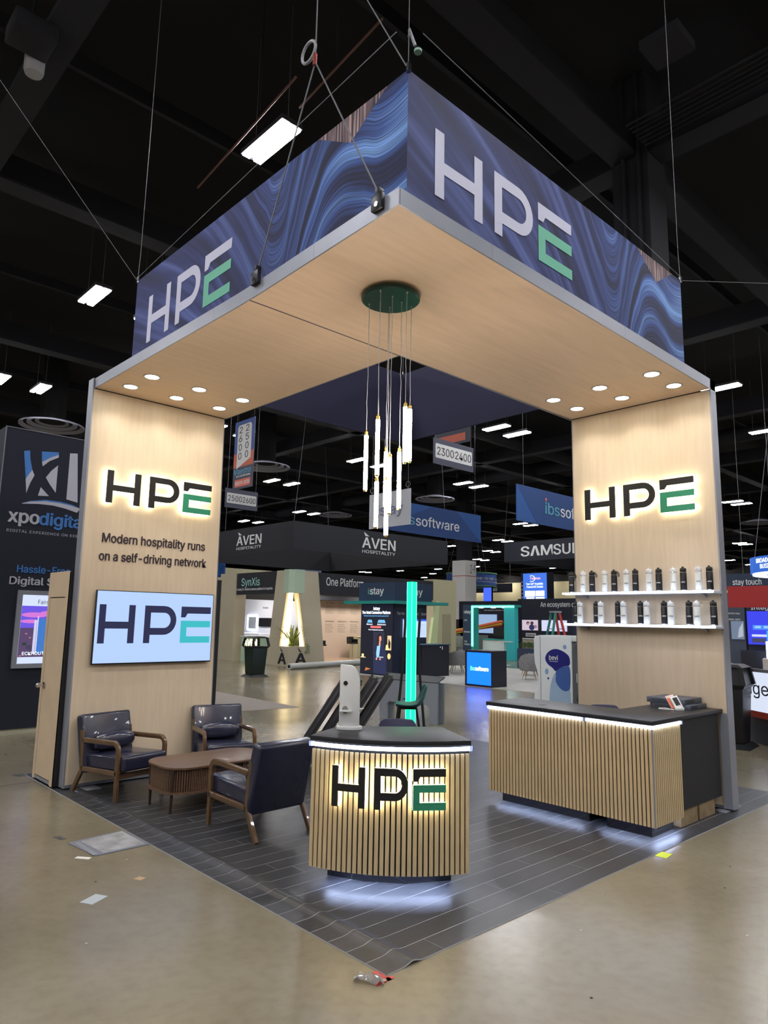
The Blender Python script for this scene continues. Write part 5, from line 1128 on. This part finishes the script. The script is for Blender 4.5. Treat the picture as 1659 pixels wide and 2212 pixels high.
t = thing('lit_banner', 'small blue lit banner right of the wrapped column', 'lit sign'); B().box(40, 40.2, 30.6, 31.35, 0, 4.6).make('body', DARKB, t); B().prism([(31.35, 3.3), (30.6, 3.3), (30.6, 4.5), (31.35, 4.5)], FX(40), 0, .02).make('lit_face', glow('banner_blue', (60, 90, 240), 1.6), t)

# ---- hanging aisle boards and product banners
def board(name, lb, fn, u0, u1, z0, z1, m, top=12.36, thick=.03):
    t = thing(name, lb, 'hanging sign'); B().prism([(u0, z0), (u1, z0), (u1, z1), (u0, z1)], fn, -thick, 0).make('panel', m, t)
    for u in (u0+(u1-u0)*.06, u0+(u1-u0)*.94): B().tube([fn(u, z1, -thick/2), fn(u, top, -thick/2)], .004, 5).make('cable', CABLE, t)
    return t
SG = mat('sign_slate', (66, 68, 84), .6); SW = mat('sign_white_panel', (206, 206, 204), .6)
t = board('aisle_sign', 'grey aisle board numbered 2500 2600 beside the left tower', FY(15.86), 8.08, 9.24, 5.2, 5.8, SG)
poly('number_plate', t, SW, FY(15.86), rrect(8.13, 9.19, 5.34, 5.66, .03), 0, .004); text('2500', t, TXT, FY(15.86), 8.17, 5.41, .49, .18, bold=0, d=.006); text('2600', t, TXT, FY(15.86), 8.69, 5.41, .47, .18, bold=0, d=.006)
t = board('aisle_sign', 'grey aisle board numbered 2300 2400 right of the pendant tubes', FY(9.56), 10.67, 12.34, 6.05, 6.76, SG)
poly('number_plate', t, SW, FY(9.56), rrect(10.74, 12.27, 6.22, 6.62, .04), 0, .004); text('2300', t, TXT, FY(9.56), 10.8, 6.31, .68, .22, bold=0, d=.006); text('2400', t, TXT, FY(9.56), 11.54, 6.31, .68, .22, bold=0, d=.006)
t = board('aisle_banner', 'tall vertical aisle banner numbered 2600 2500 with Maestro lettering', FX(9.69), 18.2, 16.95, 6.22, 8.65, SG)
poly('orange_edge', t, mat('sign_orange', (190, 96, 72), .6), FX(9.69), [(18.2, 7.0), (16.95, 7.0), (16.95, 7.5), (18.2, 7.5)], 0, .002); poly('blue_edge', t, mat('sign_blue_edge', (58, 84, 146), .6), FX(9.69), [(18.2, 7.5), (16.95, 7.5), (16.95, 8.65), (18.2, 8.65)], 0, .002)
poly('number_plate', t, SW, FX(9.69), [(18.0, 6.95), (17.12, 7.25), (17.12, 8.42), (17.2, 8.5), (17.92, 8.5), (18.0, 8.42)], .002, .003)
for k, c in enumerate('2600'): text(c, t, TXT, FX(9.69), 17.9, 8.2-k*.31, -.2, .24, bold=.0)
for k, c in enumerate('2500'): text(c, t, TXT, FX(9.69), 17.48, 8.22-k*.31, -.2, .24, bold=.0)
text('Maestro', t, mat('maestro_blue', (100, 172, 204), .6), FX(9.69), 18.12, 6.74, -1.06, .2); text('All-In-One PMS Solution', t, LETW, FX(9.69), 17.98, 6.64, -.9, .07)
poly('orange_label', t, mat('label_orange', (206, 106, 84), .6), FX(9.69), rrect(17.06, 18.06, 6.3, 6.56, .04), .002, .003); text('BOOTH 2038', t, LETW, FX(9.69), 18.0, 6.37, -.88, .12, bold=.01, d=.006)
t = board('aisle_banner', 'grey aisle banner end with a red stripe above the 2300 board', FX(12.2), 10.95, 9.6, 6.95, 9.2, SG); poly('red_stripe', t, mat('label_orange', (206, 106, 84), .6), FX(12.2), [(10.8, 7.02), (9.75, 7.02), (9.75, 7.25), (10.8, 7.25)], 0, .003)
t = board('hanging_banner', 'square pale grey hanging panel lettered istay behind the pendant tubes', FX(10.26), 11.65, 10.02, 4.38, 5.36, mat('pale_grey_panel', (178, 180, 186), .6))
text('istay', t, mat('stay_grey', (110, 116, 140), .6), FX(10.26), 11.3, 4.72, -1.0, .3, bold=.03)
for u in (11.55, 10.12): B().tube([(10.27, u+.08*math.cos(a), 5.48+.08*math.sin(a)) for a in [k*.5236 for k in range(13)]], .008, 5).make('hook_ring', CABLE, t)
IB = mat('ibs_banner_blue', (34, 84, 150), .6); IB2 = mat('ibs_banner_deep', (28, 66, 124), .6); IBT = mat('ibs_teal', (90, 160, 176), .6)
t = board('hanging_banner', 'long blue hanging banner lettered ibssoftware above the AVEN ring', FY(15.0), 13.6, 19.4, 5.04, 6.16, IB)
poly('facet', t, IB2, FY(15.0), [(13.6, 5.04), (19.4, 5.04), (17.9, 6.16), (16.5, 6.16)], 0, .003); text('ibs', t, IBT, FY(15.0), 14.55, 5.36, .98, .38, bold=.02, d=.005); text('software', t, LETW, FY(15.0), 15.6, 5.36, 2.45, .38, bold=.012, d=.005)
t = board('hanging_banner', 'blue hanging banner lettered ibssoftware cut off by the right tower', FY(8.5), 12.93, 18.6, 4.65, 5.68, IB)
poly('facet', t, IB2, FY(8.5), [(12.93, 5.68), (13.9, 4.65), (18.6, 4.65), (18.6, 5.68)], 0, .003); text('ibs', t, IBT, FY(8.5), 14.3, 5.0, .74, .34, bold=.02, d=.005); poly('red_dot', t, mat('red_ink', (200, 90, 90), .5), FY(8.5), ell(14.35, 5.42, .05, .05, 12), .004, .006); text('software', t, LETW, FY(8.5), 15.1, 5.0, 2.2, .34, bold=.012, d=.005)
t = ringsign('hanging_ring_sign', 'large black square ring sign lettered SAMSUNG behind the right tower', 34, 43, 15.9, 24.88, 5.75, 7.0, mat('samsung_black', (30, 33, 44), .7), mat('samsung_lining', (20, 22, 30), .8))
text('S', t, LETW, FX(34), 23.5, 6.05, -.62, .62, bold=.03); text('M', t, LETW, FX(34), 21.98, 6.05, -.8, .62, bold=.03); text('SUNG', t, LETW, FX(34), 21.08, 6.05, -2.6, .62, bold=.03)
poly('letter_stroke', t, LETW, FX(34), [(22.8, 6.05), (22.6, 6.05), (22.44, 6.55), (22.28, 6.05), (22.08, 6.05), (22.33, 6.67), (22.55, 6.67)])

# ---- navy tower with xpodigital artwork, far left
XB_ = mat('xpo_blue', (66, 124, 196), .6); XW = mat('xpo_grey', (186, 184, 196), .6)
xt = thing('graphic_tower', 'tall navy graphic tower with xpodigital logo at the left edge', 'exhibition tower')
B().box(.13, 3.1, 9.0, 12, .09, 4.77).make('fabric_face', mat('xpo_navy', (20, 23, 40), .75), xt); B().box(.15, 3.1, 9.03, 12, 0, .09).make('kick_trim', mat('xpo_trim', (190, 184, 160), .6), xt)
B().box(.125, .14, 8.993, 9.002, .09, 4.775).box(.13, 3.1, 8.993, 9.002, 4.762, 4.775).make('seam', mat('xpo_seam', (120, 118, 128), .6), xt)
f9 = FY(9.0)
for m, pts in ((XB_, [(.42, 4.415), (.508, 4.437), (.523, 4.303), (.57, 4.125), (.526, 4.055), (.483, 3.963)]), (XW, [(.483, 3.963), (.526, 4.055), (.57, 4.125), (.608, 4.046), (.556, 3.912), (.512, 3.744)]), (XB_, [(.685, 4.454), (.949, 4.486), (.951, 4.444), (.837, 4.383), (.702, 4.281)]), (XW, [(.702, 4.281), (.837, 4.383), (.951, 4.444), (.954, 4.4), (.819, 4.317), (.72, 4.212)]), (XW, [(.72, 3.866), (.856, 3.738), (.69, 3.722)]), (XW, [(.954, 4.266), (.956, 3.806), (.853, 3.932), (.783, 4.036), (.857, 4.159)]), (XW, [(1.127, 4.502), (1.249, 4.518), (1.316, 3.689), (1.133, 3.721)]), (XW, [(.463, 3.571), (.583, 3.612), (.808, 3.648), (1.044, 3.644), (1.226, 3.623), (1.37, 3.594), (1.32, 3.518), (1.122, 3.566), (.93, 3.592), (.698, 3.589), (.475, 3.564)]), (XB_, [(.461, 3.573), (.582, 3.623), (.806, 3.669), (1.041, 3.669), (1.224, 3.642), (1.337, 3.611), (1.226, 3.624), (1.044, 3.646), (.808, 3.65), (.583, 3.614)])):
    poly('logo_piece', xt, m, f9, pts, .002, .002)
text('xpo', xt, XW, f9, .29, 3.262, .45, .155, bold=.05, d=.002, th=.002); text('digital', xt, XB_, f9, .75, 3.262, .74, .2, bold=.05, d=.002, th=.002); text('DIGITAL EXPERIENCE ON DISPLAY', xt, XW, f9, .282, 3.105, 1.27, .042, d=.002, th=.002, track=1.1)
text('Hassle-Free', xt, XB_, f9, .49, 2.48, .8, .11, bold=.04, d=.002, th=.002); text('Digital Signage', xt, XW, f9, .4, 2.29, 1.2, .12, bold=.04, d=.002, th=.002)
B().box(.53, 1.5, 8.95, 8.998, 1.0, 2.2).make('screen_frame', ALU, xt)
o = B().box(.6, 1.43, 8.945, 8.95, 1.07, 2.13).make('screen', glow('xpo_screen_white', (214, 226, 255), 1), xt); f8 = FY(8.945)
sk = mat('xpo_screen_sky', (10, 10, 10), .5, emit=(150, 90, 220), es=1); poly('city_sky', o, glow('sky_violet', (108, 84, 226), 1), f8, [(.6, 1.62), (1.43, 1.62), (1.43, 1.96), (.6, 1.96)], 0, .001)
for k, (u, z, rx, ry) in enumerate(((.8, 1.82, .2, .04), (1.1, 1.86, .22, .03), (.75, 1.72, .16, .03), (1.2, 1.74, .2, .035))): poly('cloud', o, glow('cloud_pink', (214, 120, 214), 1), f8, ell(u, z, rx, ry, 14), .001, .001)
poly('city_ground', o, glow('city_dusk', (90, 70, 110), .9), f8, [(.6, 1.17), (1.43, 1.17), (1.43, 1.62), (.6, 1.62)], 0, .001)
for k in range(26):
    u = .62+.78*((k*37) % 26)/26; z = 1.18+.4*((k*17) % 26)/26; s = .03+.03*((k*7) % 3); c = [(190, 120, 130), (70, 60, 90), (150, 100, 80), (40, 60, 50)][k % 4]
    poly('city_block', o, glow('block_%d' % c[0], c, .9), f8, [(u, z), (u+s, z), (u+s, z+s*.7), (u, z+s*.7)], .0015+.0001*k, .0005)
for u0, u1, z1, c in ((.80, .84, 1.74, (206, 206, 240)), (.86, 1.02, 1.76, (60, 120, 200)), (.845, .86, 1.8, (220, 220, 250))): poly('skyscraper', o, glow('tower_%d' % c[0], c, 1), f8, [(u0, 1.22), (u1, 1.22), (u1, z1), (u0, z1)], .005, .001)
text('Fairmont', o, LETTERB, f8, .83, 1.99, .3, .07, d=.002, th=.001); text('ECKHOUT AUSTIN', o, glow('sign_white', (240, 248, 255), 1.6), f8, .66, 1.2, .6, .05, d=.008, th=.001)

# ---- right side: red fascia booth, curved desk, lit round sign
t = thing('red_fascia_booth', 'grey booth with a broad red fascia and blue lit screens at the right edge', 'exhibition booth')
B().box(14, 14.15, -3, 3.42, 2.28, 2.76).make('red_fascia', mat('fascia_red', (176, 44, 44), .6), t); RG = mat('slate_wall', (62, 70, 82), .6)
B().box(17, 17.2, 4.15, 4.75, 0, 2.75).make('slate_wall', RG, t); B().box(17, 17.2, -3, 4.1, 0, 2.75).make('dark_wall', mat('wall_ink', (24, 24, 34), .6), t)
o = B().prism([(4.08, 1.4), (1.5, 1.4), (1.5, 2.26), (4.08, 2.26)], FX(17), .01, .05).make('screen', glow('right_screen_blue', (50, 60, 226), 1.1), t)
for a, c, z0, z1, col in ((3.95, 3.2, 1.78, 1.9, (70, 130, 246)), (3.98, 3.65, 1.45, 1.56, (60, 60, 90)), (3.62, 3.3, 1.42, 1.76, (70, 170, 246)), (3.98, 3.62, 1.6, 1.66, (200, 210, 255)), (3.5, 3.0, 2.0, 2.06, (190, 200, 255)), (3.9, 3.75, 1.82, 1.88, (160, 210, 255)), (3.68, 3.54, 1.82, 1.88, (160, 210, 255)), (3.46, 3.32, 1.82, 1.88, (160, 210, 255))): poly('ui_block', o, glow('ui_%d_%d' % (col[0], col[1]), col, 1.1), FX(16.95), [(a, z0), (c, z0), (c, z1), (a, z1)], .001, .001)
text('Integrations', t, LETW, FX(17), 3.98, 2.3, -1.0, .1, bold=.02)
o = B().prism([(4.5, 1.52), (4.18, 1.52), (4.18, 2.0), (4.5, 2.0)], FX(17), .01, .03).make('poster', glow('poster_grey', (120, 136, 160), .8), t); poly('poster_shape', o, glow('poster_pale', (190, 200, 214), .8), FX(16.97), [(4.34, 1.56), (4.2, 1.6), (4.2, 1.96), (4.3, 1.8)], 0, .002)
for s_, z in (('limited stays', 2.18), ('teams, opens', 2.02)): text(s_, t, LETW, FX(17), 4.56, z, -.3, .05)
B().box(16.3, 16.98, 2.6, 4.05, 0, 1.25).make('cabinet', mat('wall_ink', (24, 24, 34), .6), t); B().box(16.0, 16.5, 3.3, 3.34, .9, 1.5).make('lit_edge', COOLG, t)
B().box(15.0, 15.6, 4.0, 4.6, .93, .96).box(15.28, 15.32, 4.28, 4.32, 0, .93).make('side_table', mat('light_oak', (206, 188, 150), .5), t)
t = thing('header_cube', 'slate header cube lettered stay touch above the red fascia', 'hanging sign'); B().box(23.35, 25, 5.2, 7.05, 3.15, 3.72).make('cube', mat('header_slate', (36, 50, 72), .6), t); text('stay touch', t, LETW, FX(23.35), 6.75, 3.32, -.95, .2, bold=.02)
for x, y in ((23.5, 5.4), (24.8, 6.9)): B().tube([(x, y, 3.72), (x, y, 12.36)], .008, 5).make('cable', CABLE, t)
t = thing('round_ring_sign', 'round bright blue lit sign lettered BUSINESS at the right edge', 'lit sign', (19.2, 2.8, 0))
cyl(1.75, 1.8, 3.35, 3.78).make('band', glow('round_blue', (40, 104, 214), .9), t, ang=.5); cyl(1.5, 1.75, 3.3, 3.36).make('lit_underside', glow('under_white', (230, 236, 255), 2), t)
fr_ = lambda u, v, d=0: ((1.8+d)*math.cos(math.radians(140)+u/1.8), (1.8+d)*math.sin(math.radians(140)+u/1.8), v)
text('BROADCAST', t, glow('sign_white', (240, 248, 255), 1.6), fr_, -.18, 3.6, .9, .12, bold=.02); text('BUSINESS', t, glow('sign_white', (240, 248, 255), 1.6), fr_, .0, 3.44, .72, .12, bold=.02)
for a in (0, 2.1, 4.2): B().tube([(1.7*math.cos(a), 1.7*math.sin(a), 3.78), (.4*math.cos(a), .4*math.sin(a), 12.36)], .008, 5).make('cable', CABLE, t)
t = thing('curved_desk', 'curved white lit desk with orange stripe lettered edge at the right edge', 'desk', (12.6, -1.2, 0))
def cdesk(r, z0, z1, m, nm): B().ring([[(q*math.cos(math.radians(110+k*5)), q*math.sin(math.radians(110+k*5)), z) for q, z in ((r, z0), (r, z1), (r-.06, z1), (r-.06, z0))] for k in range(27)]).make(nm, m, t, ang=.5)
RD = 4.1
cdesk(RD, .52, 1.14, glow('desk_white_glow', (222, 230, 250), .95), 'lit_front'); cdesk(RD+.003, .42, .52, mat('desk_orange', (226, 84, 52), .5), 'orange_stripe'); cdesk(RD-.08, .0, .42, mat('desk_base_grey', (96, 96, 102), .6), 'base'); cdesk(RD+.1, 1.14, 1.19, mat('desk_top_grey', (120, 120, 124), .4), 'desk_top')
fdk = lambda u, v, d=0: ((RD+d)*math.cos(math.radians(138)+u/RD), (RD+d)*math.sin(math.radians(138)+u/RD), v)
text('edge', t, mat('edge_grey', (66, 68, 74), .5), fdk, -.18, .78, .78, .2, bold=.0)
t = thing('cream_chair', 'cream curved seat back behind the desk at the right edge', 'chair', (11.5, 1.6, 0)); B().ring([[(.3*math.cos(a), .3*math.sin(a), .7), (.3*math.cos(a), .3*math.sin(a), 1.26), (.27*math.cos(a), .27*math.sin(a), 1.28), (.26*math.cos(a), .26*math.sin(a), .7)] for a in [math.pi*.5+k*.25 for k in range(13)]]).make('back', mat('cream_fabric', (200, 190, 176), .8), t, smooth=True); B().lathe([(.0, .66), (.28, .66), (.28, .74), (.0, .75)], n=18).make('seat', mat('cream_fabric', (200, 190, 176), .8), t); B().cyl((0, 0, 0), (0, 0, .66), .04, n=10).make('stem', CHROME, t)
# left-over lit banner and back wall booths behind AVEN
t = thing('hanging_banner', 'starry blue hanging panel lettered play just right of the left tower', 'hanging sign'); B().box(22, 22.1, 39.5, 43.5, 4.6, 6.0).make('panel', mat('starry_blue', (32, 78, 140), .6, var=.4, vs=2), t); text('play', t, LETW, FX(22), 42.4, 4.75, -1.6, .5, bold=.04)
for y in (39.7, 43.3): B().tube([(22.05, y, 6), (22.05, y, 12.36)], .01, 5).make('cable', CABLE, t)
t = thing('back_booth', 'distant pale booth walls beyond the AVEN booth', 'exhibition booth'); B().box(24, 34, 44, 44.2, 0, 5.6).make('wall', mat('khaki_panel', (178, 172, 140), .65), t); B().box(26, 26.2, 36, 36.8, 3.8, 5.9).box(27.5, 27.7, 36, 38.6, 3.8, 5.9).make('blue_panel', mat('mist_blue', (120, 136, 176), .6), t)
